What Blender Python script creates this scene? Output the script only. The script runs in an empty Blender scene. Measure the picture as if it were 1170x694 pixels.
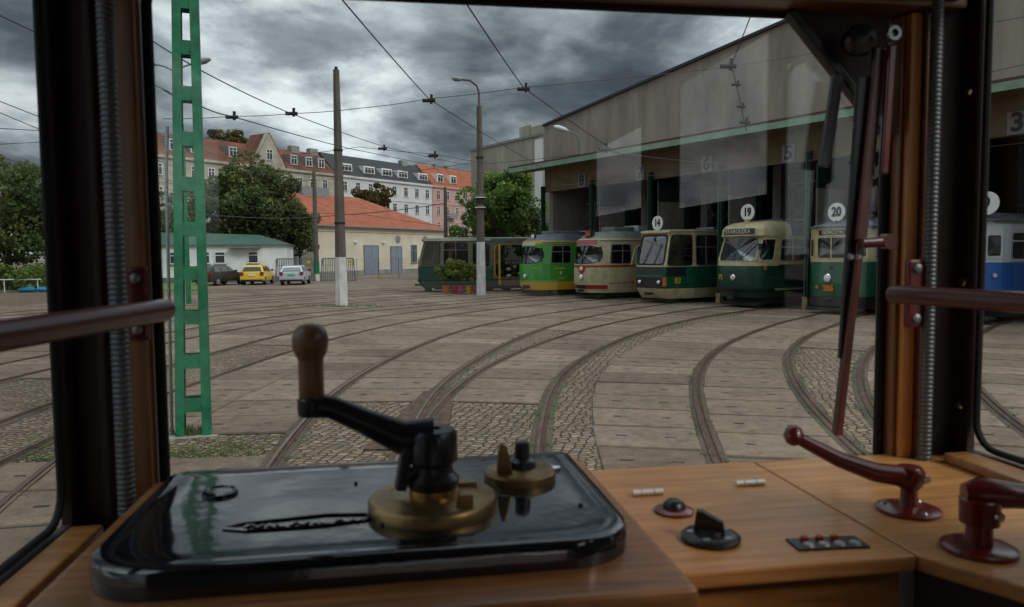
import bpy, bmesh, math, random
import numpy as np
from mathutils import Vector, Matrix
random.seed(7)
R_ = math.radians
scene = bpy.context.scene
COL = scene.collection

# ------------------------------------------------------------------ camera
F = 850.0; CX, CY = 585.0, 347.0
ROLL = R_(0.5); PITCH = math.atan(56 / 850.0); EYE = 2.1
fw = np.array([0, math.cos(PITCH), -math.sin(PITCH)])
_r0 = np.array([1.0, 0, 0]); _u0 = np.cross(_r0, fw)
RT = _r0 * math.cos(ROLL) - _u0 * math.sin(ROLL)
UP = _r0 * math.sin(ROLL) + _u0 * math.cos(ROLL)
cd = bpy.data.cameras.new('camera'); cam = bpy.data.objects.new('camera', cd); COL.objects.link(cam)
M = Matrix(((RT[0], UP[0], -fw[0], 0), (RT[1], UP[1], -fw[1], 0), (RT[2], UP[2], -fw[2], EYE), (0, 0, 0, 1)))
cam.matrix_world = M
cd.sensor_width = 36; cd.lens = F * 36 / 1170; cd.clip_start = 0.02; cd.clip_end = 3000
cd.dof.use_dof = True; cd.dof.focus_distance = 30; cd.dof.aperture_fstop = 7.0
scene.camera = cam

# ------------------------------------------------------------------ sky and sun
SUN_EL, SUN_AZ = R_(38), math.atan2(-0.55, 0.84)   # direction towards the sun (right, behind the viewer)
w = bpy.data.worlds.new('World'); scene.world = w; w.use_nodes = True
nt = w.node_tree; nt.nodes.clear()
def N(t, **k):
    n = nt.nodes.new(t)
    for a, b in k.items(): setattr(n, a, b)
    return n
def setin(n, **k):
    for a, b in k.items(): n.inputs[a.replace('_', ' ')].default_value = b
out = N('ShaderNodeOutputWorld')
sky = N('ShaderNodeTexSky', sky_type='NISHITA'); sky.sun_disc = False
sky.sun_elevation = SUN_EL; sky.sun_rotation = math.pi / 2 - SUN_AZ
bg1 = N('ShaderNodeBackground'); bg1.inputs[1].default_value = 0.06
nt.links.new(sky.outputs[0], bg1.inputs[0])
tc = N('ShaderNodeTexCoord'); sep = N('ShaderNodeSeparateXYZ'); nt.links.new(tc.outputs['Generated'], sep.inputs[0])
def mth(op, a, b=None, c=None):
    n = N('ShaderNodeMath', operation=op)
    for i, v in enumerate((a, b, c)):
        if v is None: continue
        if isinstance(v, (int, float)): n.inputs[i].default_value = v
        else: nt.links.new(v, n.inputs[i])
    return n.outputs[0]
zz = mth('ADD', mth('MAXIMUM', sep.outputs[2], 0.0), 0.34)
cx_ = mth('DIVIDE', sep.outputs[0], zz); cy_ = mth('DIVIDE', sep.outputs[1], zz)
cmb = N('ShaderNodeCombineXYZ'); nt.links.new(cx_, cmb.inputs[0]); nt.links.new(cy_, cmb.inputs[1]); cmb.inputs[2].default_value = 3.7
n0 = N('ShaderNodeTexNoise'); setin(n0, Scale=0.9, Detail=3.0); nt.links.new(cmb.outputs[0], n0.inputs['Vector'])
vs = N('ShaderNodeVectorMath', operation='SCALE'); nt.links.new(n0.outputs['Color'], vs.inputs[0]); vs.inputs['Scale'].default_value = 0.55
va = N('ShaderNodeVectorMath', operation='ADD'); nt.links.new(cmb.outputs[0], va.inputs[0]); nt.links.new(vs.outputs[0], va.inputs[1])
n1 = N('ShaderNodeTexNoise'); setin(n1, Scale=1.35, Detail=10.0, Roughness=0.52); nt.links.new(va.outputs[0], n1.inputs['Vector'])
n2 = N('ShaderNodeTexNoise'); setin(n2, Scale=4.2, Detail=8.0, Roughness=0.6); nt.links.new(va.outputs[0], n2.inputs['Vector'])
# a heavy dark bank of cloud up to the right, thinner cloud near the skyline
def blob(dx, dy, dz, width):
    v = Vector((dx, dy, dz)).normalized()
    d = N('ShaderNodeVectorMath', operation='DOT_PRODUCT'); nt.links.new(tc.outputs['Generated'], d.inputs[0]); d.inputs[1].default_value = v
    mr = N('ShaderNodeMapRange', interpolation_type='SMOOTHSTEP'); nt.links.new(d.outputs['Value'], mr.inputs[0])
    mr.inputs[1].default_value = math.cos(width); mr.inputs[2].default_value = 1.0
    return mr.outputs[0]
def px_dir(x, y):
    d = fw + RT * (x - CX) / F + UP * (CY - y) / F
    return d
sd_dir = (math.cos(SUN_EL) * math.cos(SUN_AZ), math.cos(SUN_EL) * math.sin(SUN_AZ), math.sin(SUN_EL))
dark1 = blob(*px_dir(660, 20), R_(16)); dark2 = blob(*px_dir(800, -60), R_(16)); lite1 = blob(*px_dir(860, 60), R_(9)); lite2 = blob(*px_dir(420, 130), R_(14))
dens = mth('ADD', mth('MULTIPLY', n1.outputs[0], 0.78), mth('MULTIPLY', n2.outputs[0], 0.26))
dens = mth('ADD', dens, mth('MULTIPLY', dark1, 0.12)); dens = mth('ADD', dens, mth('MULTIPLY', dark2, 0.06))
glow = blob(sd_dir[0], sd_dir[1], sd_dir[2] * .7, R_(55)); dens = mth('SUBTRACT', dens, mth('MULTIPLY', glow, 0.10)); dens = mth('SUBTRACT', dens, mth('MULTIPLY', lite1, 0.07)); dens = mth('SUBTRACT', dens, mth('MULTIPLY', blob(*px_dir(500, 190), R_(15)), 0.045)); dens = mth('SUBTRACT', dens, mth('MULTIPLY', lite2, 0.03))
cr = N('ShaderNodeValToRGB'); nt.links.new(dens, cr.inputs[0])
e = cr.color_ramp.elements
e[0].position = 0.425; e[0].color = (0.92, 0.95, 0.98, 1)
e[1].position = 0.64; e[1].color = (0.056, 0.065, 0.078, 1)
for p_, c_ in ((0.470, (0.58, 0.615, 0.655, 1)), (0.50, (0.35, 0.385, 0.42, 1)), (0.545, (0.195, 0.218, 0.245, 1)), (0.585, (0.105, 0.120, 0.140, 1))):
    q = cr.color_ramp.elements.new(p_); q.color = c_
bg2 = N('ShaderNodeBackground'); nt.links.new(cr.outputs[0], bg2.inputs[0])
# an overcast sky is about three times brighter overhead than at the skyline
zen = N('ShaderNodeMapRange', interpolation_type='SMOOTHSTEP'); nt.links.new(sep.outputs[2], zen.inputs[0]); zen.inputs[1].default_value = 0.3; zen.inputs[2].default_value = 0.95; zen.inputs[3].default_value = 1.0; zen.inputs[4].default_value = 3.2
nt.links.new(zen.outputs[0], bg2.inputs[1])
mx = N('ShaderNodeMixShader'); mx.inputs[0].default_value = 0.93
nt.links.new(bg1.outputs[0], mx.inputs[1]); nt.links.new(bg2.outputs[0], mx.inputs[2]); nt.links.new(mx.outputs[0], out.inputs[0])

sl = bpy.data.lights.new('sun', 'SUN'); sun = bpy.data.objects.new('sun', sl); COL.objects.link(sun)
sl.energy = 1.15; sl.angle = R_(14); sl.color = (1.0, 0.91, 0.80)
sd = Vector((math.cos(SUN_EL) * math.cos(SUN_AZ), math.cos(SUN_EL) * math.sin(SUN_AZ), math.sin(SUN_EL)))
sun.rotation_euler = sd.to_track_quat('Z', 'Y').to_euler(); sun.location = (20, -20, 40)

vs_ = scene.view_settings; vs_.view_transform = 'Standard'; vs_.look = 'None'; vs_.gamma = 1; vs_.exposure = 0.15; vs_.use_curve_mapping = False
scene.render.engine = 'CYCLES'
cy = scene.cycles
cy.use_denoising = True; cy.max_bounces = 8; cy.diffuse_bounces = 3; cy.glossy_bounces = 4; cy.transmission_bounces = 4; cy.transparent_max_bounces = 24
cy.caustics_reflective = False; cy.caustics_refractive = False; cy.sample_clamp_indirect = 6

# ------------------------------------------------------------------ helpers
def ray(x, y): return fw + RT * (x - CX) / F + UP * (CY - y) / F
def G(x, y, z=0.0):
    d = ray(x, y); t = (z - EYE) / d[2]; return np.array([0, 0, EYE]) + t * d
def D(x, y, Y):
    d = ray(x, y); return np.array([0, 0, EYE]) + d * (Y / d[1])
U_ = np.array([.57, -.8216]); U_ /= np.linalg.norm(U_); NN = np.array([-U_[1], U_[0]])

def mat(name, col, rough=0.6, metal=0.0, noise=None, bump=None, spec=0.5, col2=None, coord='Object', stretch=(1, 1, 1), coat=0, detail=6, tr=0):
    m = bpy.data.materials.new(name); m.use_nodes = True
    t = m.node_tree; b = t.nodes['Principled BSDF']
    b.inputs['Base Color'].default_value = (*col, 1); b.inputs['Roughness'].default_value = rough; b.inputs['Metallic'].default_value = metal
    b.inputs['Specular IOR Level'].default_value = spec
    if coat: b.inputs['Coat Weight'].default_value = coat; b.inputs['Coat Roughness'].default_value = 0.08
    if noise or bump:
        c = t.nodes.new('ShaderNodeTexCoord'); mp = t.nodes.new('ShaderNodeMapping'); mp.inputs['Scale'].default_value = stretch
        t.links.new(c.outputs[coord], mp.inputs[0])
    if noise:
        nz = t.nodes.new('ShaderNodeTexNoise'); nz.inputs['Scale'].default_value = noise[0]; nz.inputs['Detail'].default_value = detail; nz.inputs['Roughness'].default_value = 0.6
        t.links.new(mp.outputs[0], nz.inputs[0])
        r = t.nodes.new('ShaderNodeValToRGB'); t.links.new(nz.outputs[0], r.inputs[0])
        a = noise[1]; c2 = col2 or tuple(v * (1 - a) for v in col); c1 = tuple(min(1, v * (1 + a * 0.5)) for v in col)
        r.color_ramp.elements[0].position = 0.32; r.color_ramp.elements[0].color = (*c2, 1)
        r.color_ramp.elements[1].position = 0.68; r.color_ramp.elements[1].color = (*c1, 1)
        t.links.new(r.outputs[0], b.inputs['Base Color'])
    if bump:
        nb = t.nodes.new('ShaderNodeTexNoise'); nb.inputs['Scale'].default_value = bump[0]; nb.inputs['Detail'].default_value = 5
        t.links.new(mp.outputs[0], nb.inputs[0])
        bp = t.nodes.new('ShaderNodeBump'); bp.inputs['Strength'].default_value = bump[1]; bp.inputs['Distance'].default_value = bump[2] if len(bump) > 2 else 0.01
        t.links.new(nb.outputs[0], bp.inputs['Height']); t.links.new(bp.outputs[0], b.inputs['Normal'])
    if tr: b.inputs['Transmission Weight'].default_value = tr
    return m

def glass_mat(name, tint=(0.9, 0.95, 0.93), clear=1.0, rough=0.0, boost=1.0):
    m = bpy.data.materials.new(name); m.use_nodes = True; t = m.node_tree; t.nodes.clear()
    o = t.nodes.new('ShaderNodeOutputMaterial'); mixn = t.nodes.new('ShaderNodeMixShader')
    tr = t.nodes.new('ShaderNodeBsdfTransparent'); tr.inputs[0].default_value = (*[c * clear for c in tint], 1)
    gl = t.nodes.new('ShaderNodeBsdfGlossy'); gl.inputs['Roughness'].default_value = rough
    fr = t.nodes.new('ShaderNodeFresnel'); fr.inputs[0].default_value = 1.5
    ge = t.nodes.new('ShaderNodeNewGeometry'); mr = t.nodes.new('ShaderNodeMapRange'); mr.inputs[3].default_value = 1.5; mr.inputs[4].default_value = 1 / 1.5
    t.links.new(ge.outputs['Backfacing'], mr.inputs[0]); t.links.new(mr.outputs[0], fr.inputs[0])
    mu = t.nodes.new('ShaderNodeMath'); mu.operation = 'MULTIPLY'; mu.inputs[1].default_value = boost; mu.use_clamp = True
    t.links.new(fr.outputs[0], mu.inputs[0]); t.links.new(mu.outputs[0], mixn.inputs[0])
    t.links.new(tr.outputs[0], mixn.inputs[1]); t.links.new(gl.outputs[0], mixn.inputs[2]); t.links.new(mixn.outputs[0], o.inputs[0])
    return m

class MB:
    def __init__(s): s.v = []; s.f = []; s.m = []; s.c = []
    def add(s, vs, fs, m=0, c=None):
        o = len(s.v); s.v += [tuple(map(float, p)) for p in vs]
        for f in fs: s.f.append([o + i for i in f]); s.m.append(m); s.c.append(c)
        return s
    def box(s, x0, x1, y0, y1, z0, z1, m=0, c=None):
        v = [(x0, y0, z0), (x1, y0, z0), (x1, y1, z0), (x0, y1, z0), (x0, y0, z1), (x1, y0, z1), (x1, y1, z1), (x0, y1, z1)]
        return s.add(v, [(0, 3, 2, 1), (4, 5, 6, 7), (0, 1, 5, 4), (1, 2, 6, 5), (2, 3, 7, 6), (3, 0, 4, 7)], m, c)
    def bar(s, p, q, a, b, m=0, up=(0, 0, 1), c=None):   # box beam p->q, width a, height b
        p = Vector(p); q = Vector(q); d = (q - p).normalized(); upv = Vector(up)
        if abs(d.dot(upv)) > 0.99: upv = Vector((1, 0, 0))
        sd_ = d.cross(upv).normalized() * a / 2; u = sd_.normalized().cross(d).normalized() * b / 2
        v = [p - sd_ - u, p + sd_ - u, p + sd_ + u, p - sd_ + u, q - sd_ - u, q + sd_ - u, q + sd_ + u, q - sd_ + u]
        return s.add(v, [(0, 1, 2, 3), (7, 6, 5, 4), (0, 4, 5, 1), (1, 5, 6, 2), (2, 6, 7, 3), (3, 7, 4, 0)], m, c)
    def tube(s, pts, r, n=10, m=0, caps=True):
        pts = [Vector(p) for p in pts]; k = len(pts); rs = r if isinstance(r, (list, tuple)) else [r] * k
        vs = []; prev = None
        for i, p in enumerate(pts):
            d = (pts[min(i + 1, k - 1)] - pts[max(i - 1, 0)]).normalized()
            if prev is None:
                a = Vector((0, 0, 1)) if abs(d.z) < 0.9 else Vector((1, 0, 0))
            else: a = prev
            x = (a - d * a.dot(d)).normalized(); prev = x; y = d.cross(x)
            for j in range(n):
                t = 2 * math.pi * j / n; vs.append(p + (x * math.cos(t) + y * math.sin(t)) * rs[i])
        fs = [(i * n + j, i * n + (j + 1) % n, (i + 1) * n + (j + 1) % n, (i + 1) * n + j) for i in range(k - 1) for j in range(n)]
        if caps: fs += [tuple(range(n))[::-1], tuple((k - 1) * n + j for j in range(n))]
        return s.add(vs, fs, m)
    def lathe(s, prof, cen=(0, 0, 0), axis='Z', n=32, m=0, mtx=None):   # prof: (r, h)
        vs = []
        for r, h in prof:
            for j in range(n):
                t = 2 * math.pi * j / n; p = Vector((r * math.cos(t), r * math.sin(t), h))
                if axis == 'X': p = Vector((p.z, p.x, p.y))
                if axis == 'Y': p = Vector((p.x, p.z, p.y))
                if mtx: p = mtx @ p
                vs.append(p + Vector(cen))
        k = len(prof)
        fs = [(i * n + j, i * n + (j + 1) % n, (i + 1) * n + (j + 1) % n, (i + 1) * n + j) for i in range(k - 1) for j in range(n)]
        fs += [tuple(range(n))[::-1], tuple((k - 1) * n + j for j in range(n))]
        return s.add(vs, fs, m)
    def prism(s, poly, z0, z1, m=0, f=lambda x, y, z: (x, y, z)):
        n = len(poly); vs = [f(x, y, z0) for x, y in poly] + [f(x, y, z1) for x, y in poly]
        fs = [tuple(range(n))[::-1], tuple(range(n, 2 * n))] + [(i, (i + 1) % n, n + (i + 1) % n, n + i) for i in range(n)]
        return s.add(vs, fs, m)
    def build(s, name, mats, parent=None, smooth=False, bevel=0, loc=None, recalc=True, seg=2):
        me = bpy.data.meshes.new(name); me.from_pydata(s.v, [], s.f)
        if not isinstance(mats, (list, tuple)): mats = [mats]
        for m in mats: me.materials.append(m)
        for p, mi in zip(me.polygons, s.m): p.material_index = mi
        if any(c is not None for c in s.c):
            at = me.color_attributes.new('tint', 'FLOAT_COLOR', 'CORNER')
            for p, c in zip(me.polygons, s.c):
                v = c if c is not None else 0.5
                for li in p.loop_indices: at.data[li].color = (v, v, v, 1)
        if bevel or recalc:
            bm = bmesh.new(); bm.from_mesh(me)
            if recalc: bmesh.ops.recalc_face_normals(bm, faces=bm.faces)
            if bevel:
                ed = [e_ for e_ in bm.edges if len(e_.link_faces) == 2 and e_.calc_face_angle(0) > 0.5]
                bmesh.ops.bevel(bm, geom=ed, offset=bevel, segments=seg, affect='EDGES', profile=0.6, clamp_overlap=True)
            bm.to_mesh(me); bm.free()
        if smooth:
            me.shade_smooth(); me.set_sharp_from_angle(angle=R_(38))
        o = bpy.data.objects.new(name, me); COL.objects.link(o)
        if parent: o.parent = parent
        if loc: o.location = loc
        return o

def tag(o, label=None, cat=None, group=None, kind=None):
    if label: o['label'] = label
    if cat: o['category'] = cat
    if group: o['group'] = group
    if kind: o['kind'] = kind
    return o
def thing(name, label, cat, loc=(0, 0, 0), rz=0.0, group=None):
    o = bpy.data.objects.new(name, None); COL.objects.link(o); o.location = loc; o.rotation_euler = (0, 0, rz); o.empty_display_size = 0.1
    return tag(o, label, cat, group)
def copy_tree(o, parent=None):
    c = o.copy(); COL.objects.link(c); c.parent = parent
    for ch in list(o.children): copy_tree(ch, c)
    return c
def text_obj(s, size, mats, parent, loc, rot, extrude=0.004, name='lettering', bold=0.0, sx=1.0):
    c = bpy.data.curves.new('txt', 'FONT'); c.body = s; c.size = size; c.extrude = extrude; c.align_x = 'CENTER'; c.align_y = 'CENTER'; c.offset = bold; c.resolution_u = 4
    t = bpy.data.objects.new('txt', c); COL.objects.link(t)
    bpy.context.view_layer.update()
    me = bpy.data.meshes.new_from_object(t.evaluated_get(bpy.context.evaluated_depsgraph_get()))
    bpy.data.objects.remove(t); me.materials.clear(); me.materials.append(mats)
    o = bpy.data.objects.new(name, me); COL.objects.link(o); o.parent = parent; o.location = loc; o.rotation_euler = rot; o.scale = (sx, 1, 1)
    return o

# ------------------------------------------------------------------ materials
m_black = mat('black_paint', (0.012, 0.012, 0.014), 0.35)
m_rubber = mat('rubber', (0.015, 0.015, 0.016), 0.7, spec=0.3)
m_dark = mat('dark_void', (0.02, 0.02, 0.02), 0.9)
m_steel = mat('steel', (0.35, 0.35, 0.36), 0.35, 0.9, noise=(30, .3))
m_grey = mat('grey_paint', (0.22, 0.23, 0.24), 0.55, noise=(3, .25))
m_white = mat('white_paint', (0.75, 0.75, 0.73), 0.5, noise=(5, .12))
m_conc = mat('concrete', (0.26, 0.25, 0.23), 0.9, noise=(1.3, .35), bump=(40, .3))
m_green = mat('green_paint', (0.003, 0.155, 0.066), 0.5, noise=(6, .45), bump=(60, .1))
m_glass_far = mat('window_glass', (0.03, 0.035, 0.04), 0.08, spec=0.8)
m_glass_tram = glass_mat('tram_glass', (0.42, 0.48, 0.48), 0.9, boost=1.4)
m_glass_cab = glass_mat('cab_glass', (0.95, 0.98, 0.97), 1.0, boost=1.0)

# ================================================================== GROUND
def yard_mat(name, kind):
    m = bpy.data.materials.new(name); m.use_nodes = True; t = m.node_tree; b = t.nodes['Principled BSDF']; L = t.links.new
    def nd(k, **a):
        n = t.nodes.new(k)
        for x, y in a.items(): setattr(n, x, y)
        return n
    tc = nd('ShaderNodeTexCoord'); P = tc.outputs['Object']
    def noise(sc, det=5, ro=.6, vec=None):
        n = nd('ShaderNodeTexNoise'); n.inputs['Scale'].default_value = sc; n.inputs['Detail'].default_value = det; n.inputs['Roughness'].default_value = ro; L(vec or P, n.inputs[0]); return n
    def ramp(src, stops):
        r = nd('ShaderNodeValToRGB'); L(src, r.inputs[0]); el = r.color_ramp.elements
        el[0].position, el[0].color = stops[0][0], (*stops[0][1], 1); el[1].position, el[1].color = stops[-1][0], (*stops[-1][1], 1)
        for p_, c_ in stops[1:-1]: q = el.new(p_); q.color = (*c_, 1)
        return r.outputs[0]
    def mix(f, a, c, mode='MIX'):
        n = nd('ShaderNodeMix', data_type='RGBA', blend_type=mode)
        if isinstance(f, (int, float)): n.inputs[0].default_value = f
        else: L(f, n.inputs[0])
        for i, v in ((6, a), (7, c)):
            if isinstance(v, tuple): n.inputs[i].default_value = (*v, 1)
            else: L(v, n.inputs[i])
        return n.outputs[2]
    b.inputs['Roughness'].default_value = 0.88; b.inputs['Specular IOR Level'].default_value = 0.3
    if kind == 'cobble':
        wob = noise(2.2, 2); sc = nd('ShaderNodeVectorMath', operation='SCALE'); L(wob.outputs['Color'], sc.inputs[0]); sc.inputs['Scale'].default_value = 0.16
        ad = nd('ShaderNodeVectorMath', operation='ADD'); L(P, ad.inputs[0]); L(sc.outputs[0], ad.inputs[1])
        mp = nd('ShaderNodeMapping'); mp.inputs['Scale'].default_value = (8.8, 11.0, 9); mp.inputs['Rotation'].default_value = (0, 0, R_(12)); L(ad.outputs[0], mp.inputs[0])
        v1 = nd('ShaderNodeTexVoronoi', feature='DISTANCE_TO_EDGE', voronoi_dimensions='2D'); v1.inputs['Scale'].default_value = 1.0; v1.inputs['Randomness'].default_value = 0.5
        v2 = nd('ShaderNodeTexVoronoi', feature='F1', voronoi_dimensions='2D'); v2.inputs['Scale'].default_value = 1.0; v2.inputs['Randomness'].default_value = 0.5
        L(mp.outputs[0], v1.inputs[0]); L(mp.outputs[0], v2.inputs[0])
        stone = ramp(v2.outputs['Color'], [(0.0, (.12, .095, .075)), (.45, (.175, .128, .09)), (.75, (.235, .172, .12)), (1., (.30, .24, .18))])
        fine = noise(45, 4); stone = mix(.35, stone, ramp(fine.outputs[0], [(.3, (.12, .12, .12)), (.7, (.85, .85, .85))]), 'OVERLAY')
        moss = noise(1.1, 4, .7); mm = ramp(moss.outputs[0], [(.5, (0, 0, 0)), (.62, (1, 1, 1))])
        joint = mix(mm, (.055, .045, .035), (.06, .075, .02))
        edge = ramp(v1.outputs['Distance'], [(.04, (0, 0, 0)), (.17, (1, 1, 1))])
        colr = mix(edge, joint, stone)
        big = noise(.35, 4); colr = mix(.3, colr, ramp(big.outputs[0], [(.35, (.3, .28, .26)), (.65, (.75, .72, .7))]), 'OVERLAY')
        L(colr, b.inputs['Base Color'])
        h = ramp(v1.outputs['Distance'], [(.0, (0, 0, 0)), (.12, (.7, .7, .7)), (.4, (1, 1, 1))])
        bp = nd('ShaderNodeBump'); bp.inputs['Strength'].default_value = 1.0; bp.inputs['Distance'].default_value = .03; L(h, bp.inputs['Height'])
        bp2 = nd('ShaderNodeBump'); bp2.inputs['Strength'].default_value = .4; bp2.inputs['Distance'].default_value = .01; L(fine.outputs[0], bp2.inputs['Height']); L(bp.outputs[0], bp2.inputs['Normal'])
        L(bp2.outputs[0], b.inputs['Normal'])
    elif kind == 'slab':
        at = nd('ShaderNodeAttribute'); at.attribute_name = 'tint'
        base = ramp(at.outputs['Fac'], [(0., (.09, .065, .047)), (.5, (.158, .117, .085)), (1., (.232, .178, .135))])
        big = noise(.9, 6, .65); base = mix(.55, base, ramp(big.outputs[0], [(.3, (.3, .28, .27)), (.5, (.5, .5, .5)), (.7, (.68, .66, .64))]), 'OVERLAY')
        mid = noise(6, 8, .7); base = mix(.55, base, ramp(mid.outputs[0], [(.32, (.2, .19, .18)), (.5, (.5, .5, .5)), (.68, (.72, .72, .72))]), 'OVERLAY')
        st = noise(1.7, 7, .78); base = mix(ramp(st.outputs[0], [(.58, (0, 0, 0)), (.74, (.6, .6, .6))]), base, (.06, .052, .045))
        fine = noise(70, 3); base = mix(.25, base, ramp(fine.outputs[0], [(.3, (.1, .1, .1)), (.7, (.9, .9, .9))]), 'OVERLAY')
        L(base, b.inputs['Base Color'])
        bp = nd('ShaderNodeBump'); bp.inputs['Strength'].default_value = .5; bp.inputs['Distance'].default_value = .015; L(mid.outputs[0], bp.inputs['Height'])
        L(bp.outputs[0], b.inputs['Normal'])
    elif kind == 'dirt':
        a = noise(1.6, 8, .7); col = ramp(a.outputs[0], [(.35, (.045, .035, .027)), (.6, (.10, .078, .06)), (.7, (.16, .128, .10))])
        g = noise(.8, 6, .7); col = mix(ramp(g.outputs[0], [(.52, (0, 0, 0)), (.64, (1, 1, 1))]), col, (.045, .06, .016))
        L(col, b.inputs['Base Color'])
        f = noise(40, 4); bp = nd('ShaderNodeBump'); bp.inputs['Strength'].default_value = .7; bp.inputs['Distance'].default_value = .02; L(f.outputs[0], bp.inputs['Height']); L(bp.outputs[0], b.inputs['Normal'])
    elif kind == 'ground':
        a = noise(.25, 8, .65); col = ramp(a.outputs[0], [(.35, (.125, .092, .068)), (.65, (.195, .148, .11))])
        f = noise(9, 6, .7); col = mix(.4, col, ramp(f.outputs[0], [(.3, (.25, .25, .25)), (.7, (.7, .7, .7))]), 'OVERLAY')
        L(col, b.inputs['Base Color'])
    elif kind == 'rail':
        a = noise(8, 5, .7); col = ramp(a.outputs[0], [(.35, (.045, .028, .019)), (.65, (.12, .068, .044))]); L(col, b.inputs['Base Color'])
        b.inputs['Metallic'].default_value = .1; b.inputs['Roughness'].default_value = .6
    return m
M_cob = yard_mat('cobbles', 'cobble'); M_slab = yard_mat('concrete_slabs', 'slab'); M_dirt = yard_mat('mossy_dirt', 'dirt')
M_ground = yard_mat('packed_ground', 'ground'); M_rail = yard_mat('rail_steel', 'rail')

g = MB(); g.add([(-700, -500, -.004), (700, -500, -.004), (700, 900, -.004), (-700, 900, -.004)], [(0, 1, 2, 3)])
tag(g.build('ground', M_ground), 'packed brown yard ground between the buildings', kind='structure')
g = MB(); pg = [(-34, -6), (26, -6), (26, 14), (17, 24.5), (1.8, 43), (-4, 49), (-34, 49)]
g.add([(x, y, 0.0) for x, y in pg], [tuple(range(len(pg)))])
tag(g.build('cobblestone_paving', M_cob), 'cobblestone paving around the tracks', kind='structure')

# ---- rails, each traced on the ground
rails = {
 'A': [(.18, 4), (.2, 6), (.25, 7.75), (.33, 8.9), (.45, 10.15), (.66, 12.03), (.98, 13.49), (1.6, 15.35), (2.6, 17.96), (4.03, 20.85), (5.85, 23.7), (7.84, 26.0), (9.23, 27.3)],
 'B': [(1.45, 3.5), (1.75, 5.5), (2.03, 7.36), (2.22, 8.48), (2.46, 9.83), (2.77, 11.29), (3.11, 12.59), (3.59, 13.99), (4.26, 15.64), (5.14, 17.41), (6.23, 19.27), (7.66, 21.56), (9.12, 23.49), (10.65, 25.06)],
 'C': [(3.0, 3.5), (3.3, 6), (3.58, 7.76), (3.77, 8.77), (3.99, 9.85), (4.32, 11.22), (4.8, 12.88), (5.31, 14.35), (5.93, 15.82), (6.68, 17.29), (7.55, 18.74), (8.69, 20.43), (9.9, 21.9)],
 'D': [(3.5, 5.2), (3.9, 7.2), (4.51, 9.22), (4.85, 10.16), (5.38, 11.47), (6.1, 13.0), (6.75, 14.26), (7.44, 15.43), (8.6, 17.2), (10.6, 19.5)],
 'D2': [(4.9, 5), (5.3, 6.8), (5.86, 8.41), (6.17, 9.3), (6.75, 10.68), (7.6, 12.4), (8.8, 14.6), (10.2, 16.8), (11.7, 18.6), (13.2, 20.1)],
 'E1': [(-1.1, 3.5), (-1.15, 6), (-1.18, 8.44), (-1.22, 9.2), (-1.26, 10.1), (-1.23, 11.19), (-1.08, 12.72), (-0.81, 14.29), (-0.33, 16.55), (0.34, 19.33), (1.5, 22.5), (2.86, 25.18), (4.3, 27.6), (5.6, 29.4)],
 'E2': [(-1.12, 8.5), (-1.10, 9.92), (-1.02, 10.71), (-0.9, 11.7), (-0.69, 13.01), (-0.37, 14.22), (0.07, 15.72), (0.52, 17.06), (1.59, 19.64), (2.92, 22.2), (4.3, 24.3), (5.97, 26.5), (7.56, 28.4)],
 'F': [(-1.9, 3.5), (-2.15, 5.5), (-2.44, 7.16), (-2.6, 8.62), (-2.72, 9.99), (-2.74, 11.41), (-2.69, 13.0), (-2.48, 15.01), (-2.12, 17.51), (-1.53, 20.13), (-0.62, 22.73), (1.04, 25.8), (2.6, 28.1)],
 'L': [(-3.4, 3.5), (-3.9, 4.8), (-4.38, 6.22), (-4.68, 7.26), (-5.0, 8.6), (-5.25, 10.2)],
 'G': [(-4.4, 3.5), (-4.9, 5.5), (-5.3, 7.4), (-5.5, 8.64), (-5.42, 10.3), (-5.24, 12.07), (-5.12, 14.51), (-4.84, 16.86), (-4.43, 19.28), (-3.73, 22.06), (-2.77, 24.69), (-1.3, 27.4), (0.9, 30.6)],
 'H': [(-5.2, 3.5), (-5.9, 5.6), (-6.35, 7.6), (-6.6, 9.3), (-6.75, 12), (-6.6, 15.2), (-6.41, 17.22), (-6.21, 19.48), (-5.88, 21.5), (-5.2, 23.9), (-4.2, 26.3), (-2.6, 29.0), (-0.6, 31.9)]}
def door(s, off): return [tuple(U_ * (s + off) + NN * (24.6 + k)) for k in (-1.6, 0.5, 3, 7)]
ends = {'E2': (-18.3, -.72), 'A': (-18.3, .72), 'B': (-14.3, -.72), 'C': (-14.3, .72), 'F': (-22.3, -.72), 'E1': (-22.3, .72), 'H': (-26.3, -.72), 'G': (-26.3, .72), 'D': (-10.3, -.72), 'D2': (-10.3, .72)}
def resample(P, step=.25):
    P = np.array(P, float); d = np.r_[0, np.cumsum(np.hypot(*np.diff(P, axis=0).T))]; n = int(d[-1] / step) + 1; s = np.linspace(0, d[-1], n)
    return np.c_[np.interp(s, d, P[:, 0]), np.interp(s, d, P[:, 1])]
def smooth(P, it=60):
    P = resample(P)
    for _ in range(it): P[1:-1] = .25 * P[:-2] + .5 * P[1:-1] + .25 * P[2:]
    return resample(P)
def offset(P, d):
    t = np.gradient(P, axis=0); t /= np.hypot(*t.T)[:, None]; n = np.c_[-t[:, 1], t[:, 0]]; return P + n * d
RC = {}
for k, v in rails.items():
    RC[k] = smooth(v + (door(*ends[k]) if k in ends else []))
Hs = [p for p in RC['H'] if p[1] < 29.5]
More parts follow.
